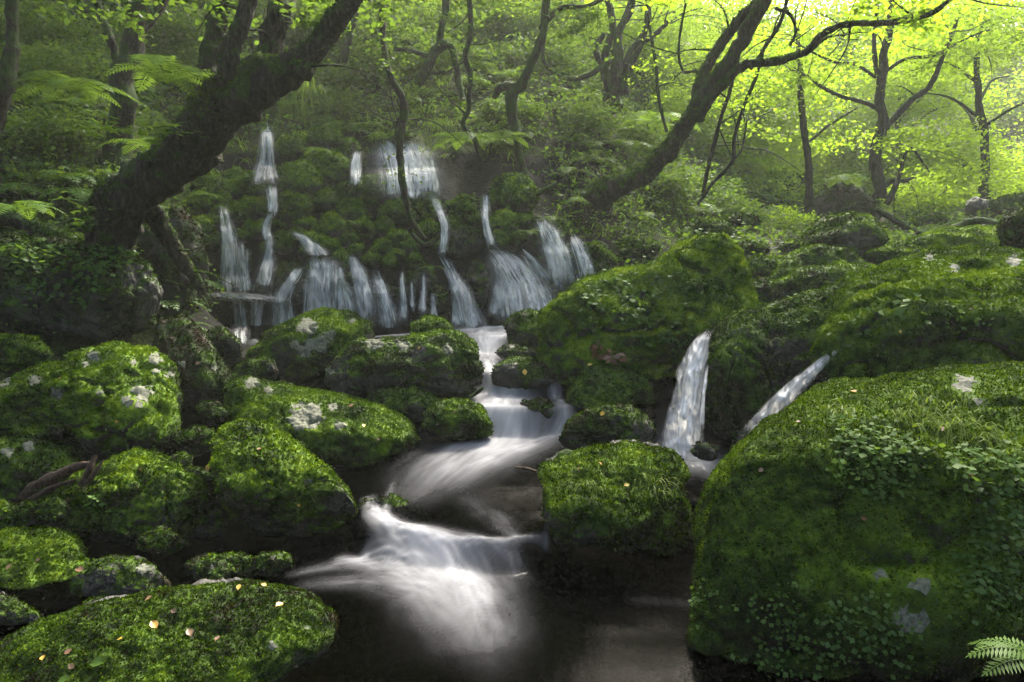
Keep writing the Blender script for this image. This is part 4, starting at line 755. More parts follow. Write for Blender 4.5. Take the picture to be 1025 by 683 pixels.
tree('upright maple with forked dark limbs in the bright glade', [[(880, 200, 15, 7.5), (879, 165, 15, 6.5), (880, 130, 15, 6.5), (882, 90, 15, 5), (887, 45, 15, 4.5), (893, 5, 15, 4), (896, -60, 15, 3)],
    [(882, 134, 15, 4.5), (898, 118, 15, 4), (912, 100, 14.9, 3.8), (928, 88, 14.8, 3.5), (940, 68, 14.7, 3), (952, 38, 14.6, 2.5), (958, 20, 14.5, 2)],
    [(879, 110, 15, 3), (862, 102, 15, 2.4), (840, 96, 15, 2.2), (822, 86, 15, 2), (806, 76, 15, 1.5), (790, 70, 15, 1.2)],
    [(879, 75, 15, 3), (876, 45, 15, 2.6), (878, 10, 15, 2.2), (874, -40, 15, 2)], [(882, 75, 15, 2.2), (905, 60, 15, 2), (935, 55, 14.9, 1.8), (968, 38, 14.8, 1.4), (990, 30, 14.7, 1)],
    [(877, 78, 15, 2), (858, 66, 15, 1.8), (835, 62, 15, 1.6), (812, 52, 15, 1.2), (790, 40, 15, 1)], [(884, 188, 15, 3.5), (893, 182, 15, 3), (905, 181, 15, 2.5), (914, 178, 15, 1.5)], [(886, 205, 14.9, 4), (898, 180, 14.9, 3), (906, 155, 14.9, 2), (912, 148, 14.9, 1.5), (925, 165, 14.9, 1), (930, 172, 14.9, .8)]],
    crowns=[(885, 15, 15, 130, 40, 2, 60, 60), (960, 50, 14.7, 60, 20, 1.2, 22, 50), (800, 60, 15, 60, 22, 1.2, 20, 50), (935, 140, 14.5, 50, 18, 1.4, 22, 50), (960, 172, 14.5, 50, 14, 1.2, 18, 50), (850, 130, 15.6, 50, 26, 1.2, 16, 50)], leaf=M_SUNLEAF, L=.085, moss=0, twigs=3, tint=.6, name='maple_tree')
tree('slim knotty tree left of the maple', [[(812, 205, 15.5, 5), (810, 165, 15.5, 4), (807, 140, 15.5, 4), (803, 110, 15.5, 3.5), (800, 75, 15.5, 3), (798, 30, 15.5, 2)], [(810, 142, 15.5, 1.8), (830, 125, 15.5, 1.5), (858, 108, 15.5, 1)]], crowns=[(790, 60, 15.8, 55, 45, 1.6, 30, 55), (775, 110, 16, 40, 30, 1.6, 16, 55)], leaf=M_SUNLEAF, L=.09, tint=.6, moss=0)
# ---- woodland further back
BACK = [('bright yellow-green maple glowing behind the slim knotty tree', 760, 105, 21, 75, 75, .75, M_SUNLEAF), ('luminous maple crown right behind the upright maple', 900, 105, 22, 85, 75, .8, M_SUNLEAF), ('glowing low maple over the misty boulders', 850, 165, 24, 80, 40, .85, M_SUNLEAF),
    ('sunlit maple filling the top right corner', 985, 25, 17, 90, 45, .6, M_SUNLEAF), ('yellow-green maple with drooping sprays at right', 960, 165, 20, 60, 35, .85, M_SUNLEAF), ('green maple behind the ropy trunks', 650, 40, 21, 85, 70, .55, M_SUNLEAF), ('mid-green tree above the tall right-hand fall', 560, 45, 20, 75, 60, 0.7, M_SUNLEAF),
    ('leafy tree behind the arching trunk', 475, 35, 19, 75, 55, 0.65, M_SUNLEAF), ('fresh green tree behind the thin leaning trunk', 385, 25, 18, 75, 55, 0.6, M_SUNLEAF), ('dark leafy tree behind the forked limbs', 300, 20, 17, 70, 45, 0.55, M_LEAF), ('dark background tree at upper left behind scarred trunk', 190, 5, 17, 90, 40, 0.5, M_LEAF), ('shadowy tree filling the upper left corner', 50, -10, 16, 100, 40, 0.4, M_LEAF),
    ('pale high maple seen through the sweeping branches', 720, 30, 26, 90, 60, .75, M_SUNLEAF), ('tall pale tree behind the upright maple crown', 850, 30, 28, 95, 70, .75, M_SUNLEAF), ('rounded light tree just left of the sweeping trunk', 690, 120, 19, 50, 40, .6, M_SUNLEAF), ('bright shrubby maple below the ropy trunks', 640, 110, 22, 60, 40, .5, M_LEAF), ('low yellow maple in the far glade gap', 790, 150, 27, 60, 40, .9, M_SUNLEAF)]
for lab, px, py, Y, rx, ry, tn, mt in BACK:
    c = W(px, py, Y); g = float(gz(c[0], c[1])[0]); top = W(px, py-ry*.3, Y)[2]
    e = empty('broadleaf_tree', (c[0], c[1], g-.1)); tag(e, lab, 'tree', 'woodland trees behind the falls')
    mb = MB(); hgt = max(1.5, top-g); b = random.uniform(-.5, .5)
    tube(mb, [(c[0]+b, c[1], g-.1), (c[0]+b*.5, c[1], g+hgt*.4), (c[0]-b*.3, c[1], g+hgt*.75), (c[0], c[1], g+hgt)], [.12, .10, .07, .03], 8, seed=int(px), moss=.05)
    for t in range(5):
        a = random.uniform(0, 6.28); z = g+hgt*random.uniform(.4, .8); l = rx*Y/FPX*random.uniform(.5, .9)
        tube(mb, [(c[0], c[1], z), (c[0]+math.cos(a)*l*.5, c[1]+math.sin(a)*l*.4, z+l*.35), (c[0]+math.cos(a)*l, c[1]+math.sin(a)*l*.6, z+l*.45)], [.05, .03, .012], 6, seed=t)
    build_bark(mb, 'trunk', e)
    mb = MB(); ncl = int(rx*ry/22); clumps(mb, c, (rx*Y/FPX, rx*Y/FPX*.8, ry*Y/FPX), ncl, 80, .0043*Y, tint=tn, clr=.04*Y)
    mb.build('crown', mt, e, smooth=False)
    if px < 330:  # high crown added out of view to darken the left slope
        zt_ = CAMZ+.36*(c[1]+1.5)+3.2; mb = MB(); tube(mb, [(c[0], c[1], g+hgt), (c[0]+.3, c[1]+.7, (g+hgt+zt_)/2), (c[0], c[1]+1.5, zt_)], [.06, .05, .03], 6, seed=2); build_bark(mb, 'branch', e)
        mb = MB(); clumps(mb, (c[0], c[1]+1.5, zt_), (3.2, 3.2, 1.5), 45, 60, .2, tint=.4, clr=.95); mb.build('crown', M_LEAF, e, smooth=False)
FAR = [(1010, 60, 44, 60, 45), (940, 50, 48, 55, 45), (985, 120, 38, 50, 40), (1060, 110, 36, 60, 50), (900, 20, 52, 60, 45), (1040, 15, 46, 60, 40), (960, 5, 55, 60, 40), (830, 70, 50, 60, 50), (770, 60, 46, 60, 50), (1010, 165, 30, 45, 22), (930, 105, 44, 45, 40), (1100, 40, 44, 60, 50), (700, 40, 42, 70, 60), (620, 10, 40, 70, 50)]
for i, (px, py, Y, rx, ry) in enumerate(FAR):
    c = W(px, py, Y); g = float(gz(c[0], c[1])[0])
    e = empty('broadleaf_tree', (c[0], c[1], g-.2)); tag(e, 'pale hazy tree on the far wooded slope', 'tree', 'pale trees on the far slope')
    mb = MB(); tube(mb, [(c[0], c[1], g-.2), (c[0]+.2, c[1], (g+c[2])/2), (c[0], c[1], c[2]+.4)], [.2, .15, .06], 7, seed=i); build_bark(mb, 'trunk', e)
    mb = MB(); clumps(mb, c, (rx*Y/FPX, rx*Y/FPX*.8, ry*Y/FPX), int(rx*ry/26), 60, .0050*Y, flat=.6, tint=.55, clr=.034*Y); mb.build('crown', M_LEAF if i % 3 else M_SUNLEAF, e, smooth=False)
# ---- unseen trees added around the near banks, their crowns shading the stream
for lab, bx, by, hx, hy, hz, rx, ry, ncl in [('unseen left bank tree added to shade the stream', -4.6, 2.6, -2.9, 2.4, 7.5, 3.0, 3.0, 50), ('second unseen tree added to shade the left bank', -8.0, 6.0, -5.2, 6.6, 8.5, 3.2, 3.0, 90), ('unseen right bank tree added to shade the stream', 5.2, 2.2, 3.8, 1.8, 7.5, 3.0, 3.0, 40), ('unseen tree added to shade the right bank', 8.2, 6.0, 6.4, 5.6, 8.5, 2.8, 2.6, 55), ('unseen tree added behind the viewpoint to block sky light', -3.5, -4.6, -3.4, -4, 7.0, 2.6, 2.2, 22)]:
    g = float(gz(bx, by)[0]); e = empty('broadleaf_tree', (bx, by, g-.1)); tag(e, lab, 'tree', 'unseen trees added to shade the stream')
    mb = MB(); tube(mb, [(bx, by, g-.1), (bx*.95+hx*.05, by, g+2.5), (bx*.6+hx*.4, by*.6+hy*.4, (g+hz)*.6), (hx, hy, hz)], [.22, .18, .12, .05], 10, seed=int(bx*3)+40); build_bark(mb, 'trunk', e)
    mb = MB(); clumps(mb, (hx, hy, hz), (rx, ry, 1.1), ncl, 60, .17, tint=.5, clr=.85); mb.build('crown', M_LEAF, e, smooth=False)
# ---- shrubs of the sunny glade
SH = [(700, 190, 14, 34, 26, .35), (760, 185, 19, 40, 26, .6), (730, 215, 13, 36, 18, .4), (925, 195, 17, 40, 20, .95), (965, 205, 19, 34, 18, .9), (1010, 180, 22, 40, 26, .75), (845, 185, 21, 40, 22, .8), (900, 165, 23, 45, 24, .9), (780, 225, 13.5, 30, 14, .45), (670, 215, 12.5, 30, 16, .35), (1040, 185, 16, 40, 26, .7), (640, 165, 15, 40, 24, .4), (720, 160, 20, 45, 26, .65), (300, 75, 14.5, 50, 22, .2), (380, 72, 15, 46, 24, .25), (455, 82, 15.5, 40, 20, .3), (545, 88, 16, 46, 24, .35), (230, 70, 13.5, 44, 20, .2), (60, 70, 11, 60, 22, .15), (20, 25, 12.5, 60, 26, .15), (180, 35, 13.5, 50, 26, .2), (585, 140, 13.5, 34, 22, .35), (340, 105, 13.2, 34, 16, .2), (520, 125, 13.2, 34, 16, .3), (420, 40, 17, 60, 26, .3), (520, 40, 18, 60, 26, .4), (300, 30, 16, 60, 30, .22), (60, 130, 9.2, 46, 20, .2)]
for i, (px, py, Y, rx, ry, tn) in enumerate(SH):
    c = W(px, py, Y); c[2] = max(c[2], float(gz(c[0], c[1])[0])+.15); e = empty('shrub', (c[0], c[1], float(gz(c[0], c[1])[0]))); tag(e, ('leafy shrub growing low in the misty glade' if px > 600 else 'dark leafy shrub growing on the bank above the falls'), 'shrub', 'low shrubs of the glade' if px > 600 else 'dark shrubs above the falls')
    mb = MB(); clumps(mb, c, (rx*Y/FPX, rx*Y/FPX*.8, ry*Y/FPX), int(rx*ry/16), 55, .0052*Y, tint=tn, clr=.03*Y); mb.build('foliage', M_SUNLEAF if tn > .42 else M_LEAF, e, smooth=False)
# ---- undergrowth
def scatter(n, px0, px1, Y0, Y1):
    px = rng.uniform(px0, px1, n); Y = np.exp(rng.uniform(math.log(Y0), math.log(Y1), n)); x = (px-512.5)/FPX*Y*1.0
    z = gz(x, Y); sl = (gz(x, Y+.15)-z)/.15
    X_, Y_, _ = proj(np.stack([x, Y, z], -1)); return x, Y, z, X_, Y_, sl
mbF, mbG, mbL = MB(), MB(), MB()
x, y, z, X_, Y_, sl = scatter(1500, -150, 1180, 7.3, 30)
for i in range(len(x)):
    cliff = 195 < X_[i] < 545 and y[i] < 12.6 and Y_[i] > 150
    stream = y[i] < 9.8 and -2.8 < x[i] < 6
    if cliff or stream or Y_[i] > 330 or (750 < X_[i] < 1040 and Y_[i] > 205): continue
    if 620 < X_[i] < 1100 and y[i] < 12 : 
        if random.random() < .7: continue
    s = min(1.3, .45+.03*y[i])
    fern(mbF, (x[i], y[i], z[i]-.02), random.uniform(.45, .75)*s, random.randint(5, 8), tint=random.uniform(.3, .6), pairs=11 if y[i] < 13 else 8, up=random.uniform(.6, 1.1))
tag(mbF.build('fern_undergrowth', M_FERN, smooth=False), 'arching ferns covering the shady banks above and around the falls', 'ferns', kind='stuff')
x, y, z, X_, Y_, sl = scatter(2600, -150, 1180, 7.3, 28)
for i in range(len(x)):
    cliff = 195 < X_[i] < 545 and y[i] < 11.6 and Y_[i] > 165
    stream = y[i] < 9.8 and -2.8 < x[i] < 6
    if cliff or stream or Y_[i] > 320 or (750 < X_[i] < 1040 and Y_[i] > 205 and random.random() < .7): continue
    grass(mbG, (x[i], y[i], z[i]-.02), random.uniform(.3, .6)*(.6+.03*y[i]), 14, tint=random.uniform(.25, .6), w=.0008*y[i], droop=random.uniform(.8, 1.5), rad=.12)
tag(mbG.build('grass', M_GRASS, smooth=False), 'long drooping grass and sedge growing over the forest banks', 'grass', kind='stuff')
x, y, z, X_, Y_, sl = scatter(9000, -150, 1180, 6.6, 22)
k = ~((195 < X_) & (X_ < 545) & (y < 12.6) & (Y_ > 140)) & ~((y < 9.6) & (x > -2.8) & (x < 6)) & (Y_ < 340) & ~((X_ > 750) & (X_ < 1040) & (Y_ > 205) & (rng.random(len(X_)) < .45))
P = np.stack([x, y, z], -1)[k]; cl = np.repeat(P, 16, 0)+rng.normal(size=(len(P)*16, 3))*np.array([.16, .16, .09])+np.array([0, 0, .08])
V, F, T = leafquads(cl, .0052*cl[:, 1]*rng.uniform(.7, 1.4, len(cl))+.012, up=.9, T=np.repeat(rng.uniform(.05, .62, len(P)), 16)); mbL.add(V, F, T)
tag(mbL.build('ground_cover', M_LEAF, smooth=False), 'low leafy plants carpeting the banks between the ferns', 'ground cover', kind='stuff')
def place_fern(label, px, py, Y, L, nf, tint=.6, az0=0, azr=6.28, up=.8, pairs=18, base=None, cat='fern'):
    b = W(px, py, Y) if base is None else base
    e = empty('fern_plant', b); tag(e, label, cat)
    for Vs, Fs, t in fern(None, b, L, nf, tint, az0=az0, azr=azr, up=up, pairs=pairs):
        obj('frond', Vs, Fs, M_FERN, {'tint': np.full(len(Vs), t)}, parent=e, smooth=False)
place_fern('bright shuttlecock fern perched on the leaning tree', 167, 84, 6.35, .60, 9, .8, up=.95)
place_fern('fern curling in at the lower right picture corner', 1050, 668, 2.0, .24, 6, .75, az0=2.0, azr=3.0, up=.8)
place_fern('dark spreading fern below the leaning tree crotch', 70, 92, 8.2, .75, 9, .45)
place_fern('yellow-green fern at left edge above the undercut rock', 22, 212, 6.3, .50, 8, .75, up=.7)
place_fern('fern fanned out at right of the curtain fall ledge', 462, 142, 11.0, .65, 9, .5)
place_fern('small fern right of the kinked climbing stem', 500, 140, 11.4, .6, 8, .55)
place_fern('fern growing out from the misty slope by the sweeping tree', 655, 125, 14.0, 1.0, 10, .55)
place_fern('fern tuft crowning the dark pointed mound', 842, 182, 12.7, .6, 9, .35)
place_fern('fern by the base of the scarred trunk', 150, 150, 8.4, .6, 8, .5)
place_fern('soft fern on the slope left of the tall right-hand fall', 588, 205, 11.2, .6, 9, .5)
for lab, px, py, Y, L in [('little fern drooping under the narrow high fall', 243, 178, 10.7, .3), ('little fern between the high fall and the thin strand', 318, 150, 11.2, .34), ('little fern in the middle of the moss cushions', 345, 222, 10.2, .26), ('little fern under the hanging root', 432, 268, 9.5, .26), ('little fern left of the pair of right falls', 528, 232, 10.3, .3), ('little fern on the left rim of the falls', 205, 195, 10.4, .3)]:
    Yq = front(px, py)-.06; place_fern(lab, px, py, Yq, L, 6, .5, pairs=9, up=.5)
def leafy(label, key, spots, L, mat=M_LEAF, tint=.6, name='creeping_plant', cat='creeping plant', n=8, spread=.05, lift=.02, wid=.42):
    mb = MB(); b0 = None
    for (px, py) in spots:
        p, nn = surf(key, px, py); b0 = p if b0 is None else b0
        c = p+rng.normal(size=(n, 3))*spread; c = c-nn*((c-p)@nn)[:, None]+nn*(lift*rng.uniform(.3, 1.3, n))[:, None]
        V, F, T = leafquads(c, L*rng.uniform(.6, 1.3, n), nrm=nn*.8+np.array([0, 0, .6]), wid=wid, T=np.full(n, tint)); mb.add(V, F, T)
    return tag(mb.build(name, mat, origin=b0, smooth=False), label, cat, kind='stuff' if len(spots) > 9 else None)
def spots(poly, n):
    (x0, y0, x1, y1) = poly; return [(random.uniform(x0, x1), random.uniform(y0, y1)) for _ in range(n)]
leafy('creeping round-leaved plant on top of the huge front boulder', 'front', spots((835, 420, 910, 480), 80), .030, n=6, spread=.03, tint=.85)
leafy('small sprig of round leaves on the face of the front boulder', 'front', spots((872, 485, 905, 500), 8), .026, n=6, spread=.02)
leafy('blue-green leaves trailing at the right face of the front boulder', 'front', spots((975, 480, 1025, 540), 30)+spots((950, 545, 1020, 600), 34), .03, n=6, spread=.04, tint=.55)
leafy('small dark leaves scattered over the foot of the front boulder', 'front', spots((745, 590, 905, 683), 90)+spots((695, 590, 715, 612), 6), .026, n=5, spread=.04, tint=.7)
leafy('leaf tuft on the crest of the front boulder at right', 'front', spots((950, 440, 1025, 490), 34), .034, n=6, spread=.03, tint=.85)
leafy('leafy plant hanging over the left shoulder of the split boulder', 'centre', spots((588, 282, 640, 325), 46), .06, n=6, spread=.06, tint=.65, wid=.28)
leafy('leafy plant in the cleft of the tall split boulder', 'centre', spots((650, 275, 690, 300), 26), .055, n=6, spread=.06, tint=.55, wid=.28)
leafy('trailing seedlings down the front of the split boulder', 'centre', spots((620, 318, 680, 350), 14)+spots((672, 340, 690, 350), 3), .05, n=4, spread=.05, tint=.5)
leafy('broad pale leaves on the bright right boulder', 'rightup', spots((885, 285, 925, 312), 12), .085, n=3, spread=.05, tint=.75, wid=.3)
leafy('seedlings dotted over the middle of the bright right boulder', 'rightup', spots((830, 318, 870, 345), 10)+spots((940, 300, 985, 330), 12), .04, n=4, spread=.05, tint=.6)
leafy('small leafy sprigs on the hollow-fronted boulder', 'between', spots((760, 298, 830, 325), 14), .045, n=4, spread=.05, tint=.6)
leafy('herb with bright pointed leaves on the humped boulder', 'saddle', [(95, 497), (103, 503), (107, 510), (82, 512), (78, 510)], .06, n=3, spread=.02, tint=.8, wid=.25)
leafy('curtain of small leaves over the undercut rock', 'overhang', spots((0, 245, 130, 268), 90)+spots((30, 270, 110, 305), 26), .055, n=7, spread=.07, tint=.6)
leafy('round-leaved plants on the mossy mound by the right falls', 'cl3', spots((492, 178, 540, 220), 30), .05, n=6, spread=.08, tint=.5)
leafy('leaf rosettes on the mound right of the curtain fall', 'cl4', spots((445, 198, 488, 224), 30), .05, n=6, spread=.08, tint=.5)
def sprig(label, pts, Y, L, n, tint):
    mb = MB(); b = W(pts[0][0], pts[0][1], Y)
    tw = W(np.array([q[0] for q in pts]), np.array([q[1]-2 for q in pts]), Y)
    for i in range(len(tw)-1): mb.add([tw[i]-[0, 0, .004], tw[i]+[0, 0, .004], tw[i+1]+[0, 0, .004], tw[i+1]-[0, 0, .004]], [(0, 1, 2, 3)], .1)
    for (px, py) in pts:
        for _ in range(n):
            c = W(px+random.gauss(0, 9), py+random.gauss(0, 4), Y+random.gauss(0, .15)); az = random.uniform(0, 6.28); l = L*random.uniform(.7, 1.2)
            t1 = np.array([math.cos(az), math.sin(az), random.uniform(-.35, .0)]); t2 = np.cross([0, random.uniform(-.3, .3), 1], t1); lobes = [(-1.9, .5), (-1.45, .28), (-1.0, .85), (-.5, .4), (0, 1), (.5, .4), (1.0, .85), (1.45, .28), (1.9, .5)]
            V = [c]+[c+(t1*math.cos(a)+t2*math.sin(a))*l*r for a, r in lobes]
            mb.add(V, [(0, i, i+1, i+2) for i in range(1, 8, 2)], np.clip(tint+random.uniform(-.15, .15), 0, 1))
    tag(mb.build('maple_sprig', M_LEAF, origin=b, smooth=False), label, 'leaf spray')
sprig('bright spray of maple leaves under the perched fern', [(85, 128), (105, 128), (125, 130), (140, 124), (155, 130), (172, 128), (185, 134), (150, 138)], 6.0, .085, 8, .75)
sprig('maple spray hanging by the right limb of the leaning tree', [(300, 12), (315, 8), (322, 20)], 6.9, .07, 6, .7)
sprig('low spray of leaves beside the foot of the leaning tree', [(62, 200), (85, 210), (95, 222), (75, 222)], 6.2, .06, 9, .65)
def tuft_grass(label, key, spots_, L, nb, tint=.6, w=.003, droop=1.3, rad=.04):
    mb = MB(); b0 = None
    for (px, py) in spots_:
        p, nn = surf(key, px, py); b0 = p if b0 is None else b0
        grass(mb, p-np.array([0, 0, .005]), L, nb, tint, w, droop, dirv=(nn[0]*.7, nn[1]*.7-.15, 0), rad=rad)
    tag(mb.build('grass_clump', M_GRASS, origin=b0, smooth=False), label, 'grass clump')
tuft_grass('arching grass clump on the huge front boulder', 'front', [(905, 412), (925, 418), (945, 412), (925, 400), (940, 425), (955, 420)], .27, 26, .98, w=.0042, rad=.06)
tuft_grass('long drooping blades at the left brow of the front boulder', 'front', [(838, 412), (832, 420), (842, 408)], .36, 9, .8, w=.004, droop=2.0, rad=.04)
tuft_grass('straggling grass right of the arching clump', 'front', [(975, 425), (990, 435), (965, 437), (1005, 445)], .2, 14, .75, w=.0035)
tuft_grass('left grass sprig on the flat-topped midstream boulder', 'island', [(590, 480), (598, 484), (582, 482)], .16, 14, .85, w=.0045)
tuft_grass('right grass sprig on the flat-topped midstream boulder', 'island', [(655, 480), (660, 488), (650, 478)], .16, 14, .85, w=.0045)
tuft_grass('tiny grass sprig at the left tip of midstream boulder', 'island', [(563, 484), (568, 486)], .09, 9, .75)
tuft_grass('soft grass on the brow of the bright right boulder', 'rightup', [(920, 268), (935, 266), (955, 285), (1000, 300), (1010, 310)], .14, 9, .7)
def hang_grass(label, px, py, Y, L, n):
    mb = MB(); b = W(px, py, Y); grass(mb, b, L, n, .5, .006, 1.9, rad=.15, dirv=(0, -.6, 0)); tag(mb.build('grass_clump', M_GRASS, origin=b, smooth=False), label, 'grass clump')
hang_grass('hanging tussock of sedge under the crook of the leaning tree', 295, 88, 10.5, .75, 110)
hang_grass('rounded sedge tussock over the curtain fall', 440, 125, 11.6, .55, 120)
# ---- fallen leaves
def fleaf(key, px, py, L, mat, lab):
    gr = 'tiny dead leaves on the boulders' if lab.startswith('tiny') else None
    p, nn = surf(key, px, py); p = p+nn*.012
    a = np.cross(nn, rng.normal(size=3)); a /= np.linalg.norm(a); b = np.cross(nn, a); V = []
    for t, w in ((0, .02), (.3, .34), (.6, .36), (1, .02)):
        for s in (-1, 0, 1): V.append(p+a*(t-.5)*L+b*s*w*L+nn*(abs(s)*.12*L+.10*L*math.sin(t*3)))
    F = [(i*3+j, i*3+j+1, i*3+j+4, i*3+j+3) for i in range(3) for j in range(2)]
    tag(obj('fallen_leaf', V, F, mat, {'tint': np.full(12, random.random())}, origin=p), lab, 'fallen leaf', gr)
for a in [('slab', 155, 627, .045, M_YELLOW, 'brightest yellow leaf in the middle of the broad low slab'), ('slab', 281, 608, .04, M_YELLOW, 'golden leaf on the right half of the broad low slab'), ('slab', 191, 634, .04, M_BROWN, 'orange-brown leaf right of the brightest yellow leaf on slab'), ('slab', 150, 601, .035, M_BROWN, 'tan leaf on the far rim of the slab'), ('slab', 98, 662, .06, M_GRASS, 'narrow green fallen leaf at the bottom left of slab'), ('slab', 70, 665, .03, M_BROWN, 'small pale leaf left of the narrow green leaf on the slab'), ('slab', 240, 589, .03, M_YELLOW, 'small cream leaf on the top rim of the slab'), ('slab', 264, 588, .03, M_YELLOW, 'second small cream leaf at the right of the slab rim'), ('slab', 306, 627, .035, M_GRASS, 'pale green leaf near the right end of the slab'), ('slab', 66, 676, .05, M_GRASS, 'pointed green leaf at the bottom edge of the slab'), ('slab', 68, 650, .03, M_BROWN, 'rust-red leaf at the left of the slab'),
          ('front', 855, 394, .04, M_YELLOW, 'yellow leaf on the upper left brow of the front boulder'), ('front', 945, 428, .05, M_BROWN, 'reddish dead leaf among grass on the front boulder'), ('front', 973, 476, .04, M_BROWN, 'pale brown leaf hanging on the front boulder face'), ('island', 672, 467, .05, M_GRASS, 'pale green leaf on the right of midstream boulder'), ('island', 628, 487, .035, M_YELLOW, 'cream leaf on the front edge of midstream boulder'), ('round', 603, 414, .05, M_YELLOW, 'yellow leaf on the dark low midstream rock'), ('long', 352, 407, .05, M_BROWN, 'pinkish-brown leaf on the long low rock'), ('long', 365, 425, .04, M_YELLOW, 'small yellow leaf on the end of the long rock'), ('egg', 205, 470, .06, M_BROWN, 'tan leaf lodged at the left of the egg-shaped boulder'), ('lobe', 590, 366, .05, M_YELLOW, 'cream leaf on the low shoulder rock'), ('shaded', 199, 364, .05, M_BROWN, 'red-brown leaf on the shaded dark stone'), ('wet_mid', 525, 373, .06, M_YELLOW, 'pale leaf stuck to the dark wet stream rock'), ('grey', 78, 568, .05, M_BROWN, 'brown leaves caught on the half-bare grey stone'), ('leftlow', 12, 567, .04, M_BROWN, 'brown leaf on the green boulder at left edge')]:
    fleaf(*a)
for key, px, py in [('slab', 120, 640), ('slab', 175, 612), ('slab', 220, 640), ('slab', 45, 655), ('egg', 260, 450), ('egg', 300, 505), ('saddle', 140, 470), ('saddle', 70, 500), ('lichened', 60, 380), ('lichened', 120, 420), ('long', 290, 440), ('long', 380, 440), ('island', 600, 465), ('island', 580, 470), ('dome', 455, 412), ('ledge', 420, 348), ('speckled', 290, 345), ('front', 800, 425), ('front', 760, 470), ('front', 860, 520), ('rightup', 900, 330), ('rightup', 970, 310), ('leftlow', 40, 560)]:
    fleaf(key, px, py, .028, M_BROWN if px % 3 else M_YELLOW, 'tiny dead leaf lying on a mossy boulder')
mb = MB(); p0 = None
for (px, py) in spots((590, 345, 625, 358), 16):
    p, nn = surf('centre', px, py); p0 = p if p0 is None else p0
    V, F, T = leafquads(np.repeat(p[None]+nn*.02, 3, 0)+rng.normal(size=(3, 3))*.03, .08, nrm=nn, T=np.full(3, .4)); mb.add(V, F, T)
tag(mb.build('leaf_litter', M_BROWN, origin=p0, smooth=False), 'heap of brown dead leaves lodged on the split boulder', 'leaf litter', kind='stuff')
# ---- dead wood
def log(label, pts, mat=M_WOOD, name='driftwood_log', cat='log', sides=10, extra=()):
    mb = MB(); P, R = pxpath(pts); tube(mb, P, R, sides, rough=.13, seed=int(pts[0][0]))
    for ex in extra: P2, R2 = pxpath(ex); tube(mb, P2, R2, sides, rough=.14, seed=int(ex[0][0])+3)
    tag(build_bark(mb, name, None, P.mean(0), mat), label, cat)
log('splintered reddish driftwood stump wedged by the humped boulder', [(22, 500, 4.3, 7), (40, 488, 4.28, 8), (62, 478, 4.25, 7), (82, 469, 4.22, 5), (94, 466, 4.2, 2.5)], extra=[[(84, 484, 4.12, 5), (91, 470, 4.12, 4.5), (97, 455, 4.15, 2)], [(88, 482, 4.10, 3), (96, 472, 4.10, 2.6), (104, 460, 4.13, 1)], [(30, 500, 4.2, 4), (56, 487, 4.18, 3.5), (78, 480, 4.16, 1.5)]])
log('dark log lying across the bright valley floor', [(878, 212, 12, 3.5), (900, 224, 11.8, 3.5), (918, 233, 11.6, 3.2), (926, 238, 11.5, 3)], M_BARK)
log('long curved driftwood trunk on the hazy bank', [(898, 247, 10.2, 4), (925, 240, 10.1, 5), (950, 230, 10, 5), (970, 222, 9.9, 5), (985, 222, 9.8, 4), (1000, 226, 9.7, 3)], M_BARK)
log('short broken stick at the right end of the ledge rock', [(470, 398, 5.7, 2), (477, 394, 5.7, 2.6), (484, 389, 5.65, 2.2)], M_BARK, 'stick', 'stick', 7)
log('pale stick lying in the water left of midstream boulder', [(515, 468, 4.6, 1.6), (526, 469, 4.55, 1.9), (537, 472, 4.5, 1.5)], M_WOOD, 'stick', 'stick', 7)
log('mossy broken branch beside the right falls', [(538, 196, 10.6, 3), (548, 190, 10.6, 3.2), (558, 184, 10.6, 2.4)], M_BARK, 'stick', 'branch', 8)
log('tangled hanging root beneath the wiry bare stem', [(440, 236, 9.2, 2), (432, 242, 9.2, 2.6), (424, 244, 9.2, 3), (412, 234, 9.2, 2)], M_BARK, 'hanging_root', 'root', 7)
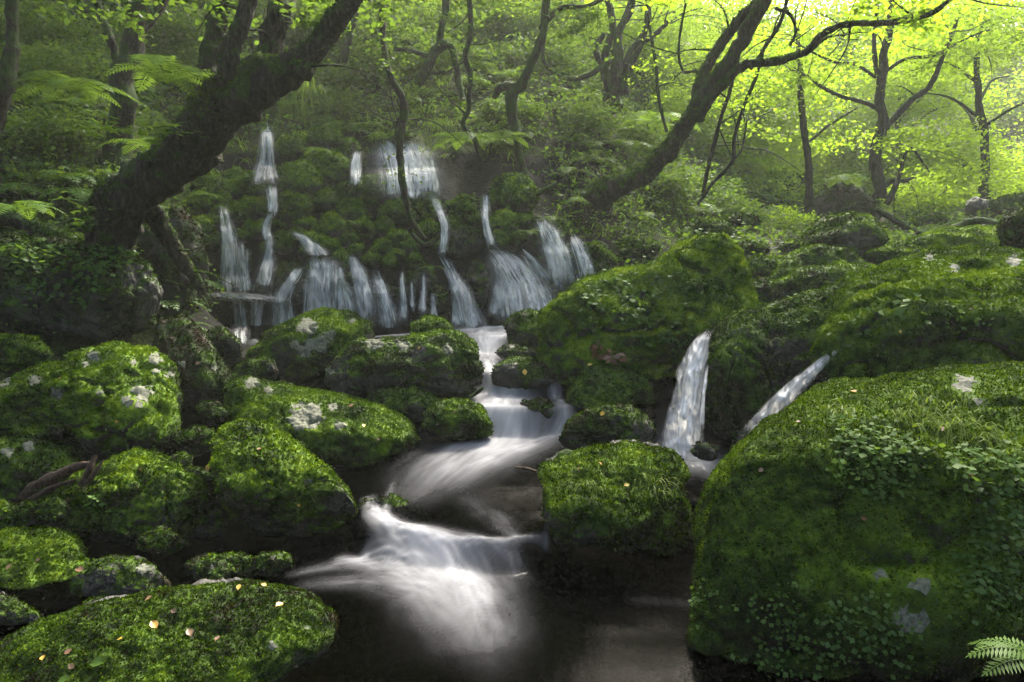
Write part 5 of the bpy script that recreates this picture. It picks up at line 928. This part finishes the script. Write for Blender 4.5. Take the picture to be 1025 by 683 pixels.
# ------------------------------------------------------------------ sun, sky, haze
EL, AZ = math.radians(47), math.radians(20)
wd = bpy.data.worlds.new("World"); scene.world = wd; wd.use_nodes = True
nt = wd.node_tree; bg = nt.nodes['Background']; sky = nt.nodes.new('ShaderNodeTexSky'); sky.sky_type = 'NISHITA'; sky.sun_disc = False
sky.sun_elevation = EL; sky.sun_rotation = AZ; sky.dust_density = 6; sky.air_density = .6; sky.ozone_density = .3
nt.links.new(sky.outputs[0], bg.inputs[0]); bg.inputs[1].default_value = .15
ld = bpy.data.lights.new('sun', 'SUN'); lo = bpy.data.objects.new('sun', ld); COL.objects.link(lo)
ld.energy = 3.0; ld.angle = math.radians(14); ld.color = (1, .94, .82)
from mathutils import Vector
sd_ = Vector((math.cos(EL)*math.sin(AZ), math.cos(EL)*math.cos(AZ), math.sin(EL)))
lo.rotation_euler = (-sd_).to_track_quat('-Z', 'Y').to_euler(); lo.location = (8, 20, 30)
def make_haze():
    x, y0, y1, z0, z1 = 50, -12, 80, -2.5, 30
    V = [(-x, y0, z0), (x, y0, z0), (x, y1, z0), (-x, y1, z0), (-x, y0, z1), (x, y0, z1), (x, y1, z1), (-x, y1, z1)]
    F = [(0, 3, 2, 1), (4, 5, 6, 7), (0, 1, 5, 4), (1, 2, 6, 5), (2, 3, 7, 6), (3, 0, 4, 7)]
    m, nt, out = new_mat('haze'); v = nt.nodes.new('ShaderNodeVolumePrincipled'); v.inputs['Color'].default_value = (.90, .97, .86, 1); v.inputs['Density'].default_value = HAZE
    v.inputs['Anisotropy'].default_value = .3
    nt.links.new(v.outputs[0], out.inputs['Volume'])
    tag(obj('haze', V, F, m, smooth=False), 'thin pale mist hanging in the valley air', 'haze', kind='stuff')
HAZE = .0016
make_haze()
scene.render.engine = 'CYCLES'
cy = scene.cycles; cy.use_denoising = True; cy.denoiser = 'OPENIMAGEDENOISE'; cy.denoising_input_passes = 'RGB_ALBEDO_NORMAL'
cy.max_bounces = 6; cy.diffuse_bounces = 3; cy.glossy_bounces = 2; cy.transmission_bounces = 4; cy.transparent_max_bounces = 12; cy.volume_bounces = 0
cy.use_adaptive_sampling = True; cy.adaptive_threshold = .02; cy.sample_clamp_indirect = 4
cy.caustics_reflective = False; cy.caustics_refractive = False
vs = scene.view_settings; vs.view_transform = 'Standard'; vs.look = 'None'; vs.gamma = 1; vs.use_curve_mapping = False; vs.exposure = 2.45
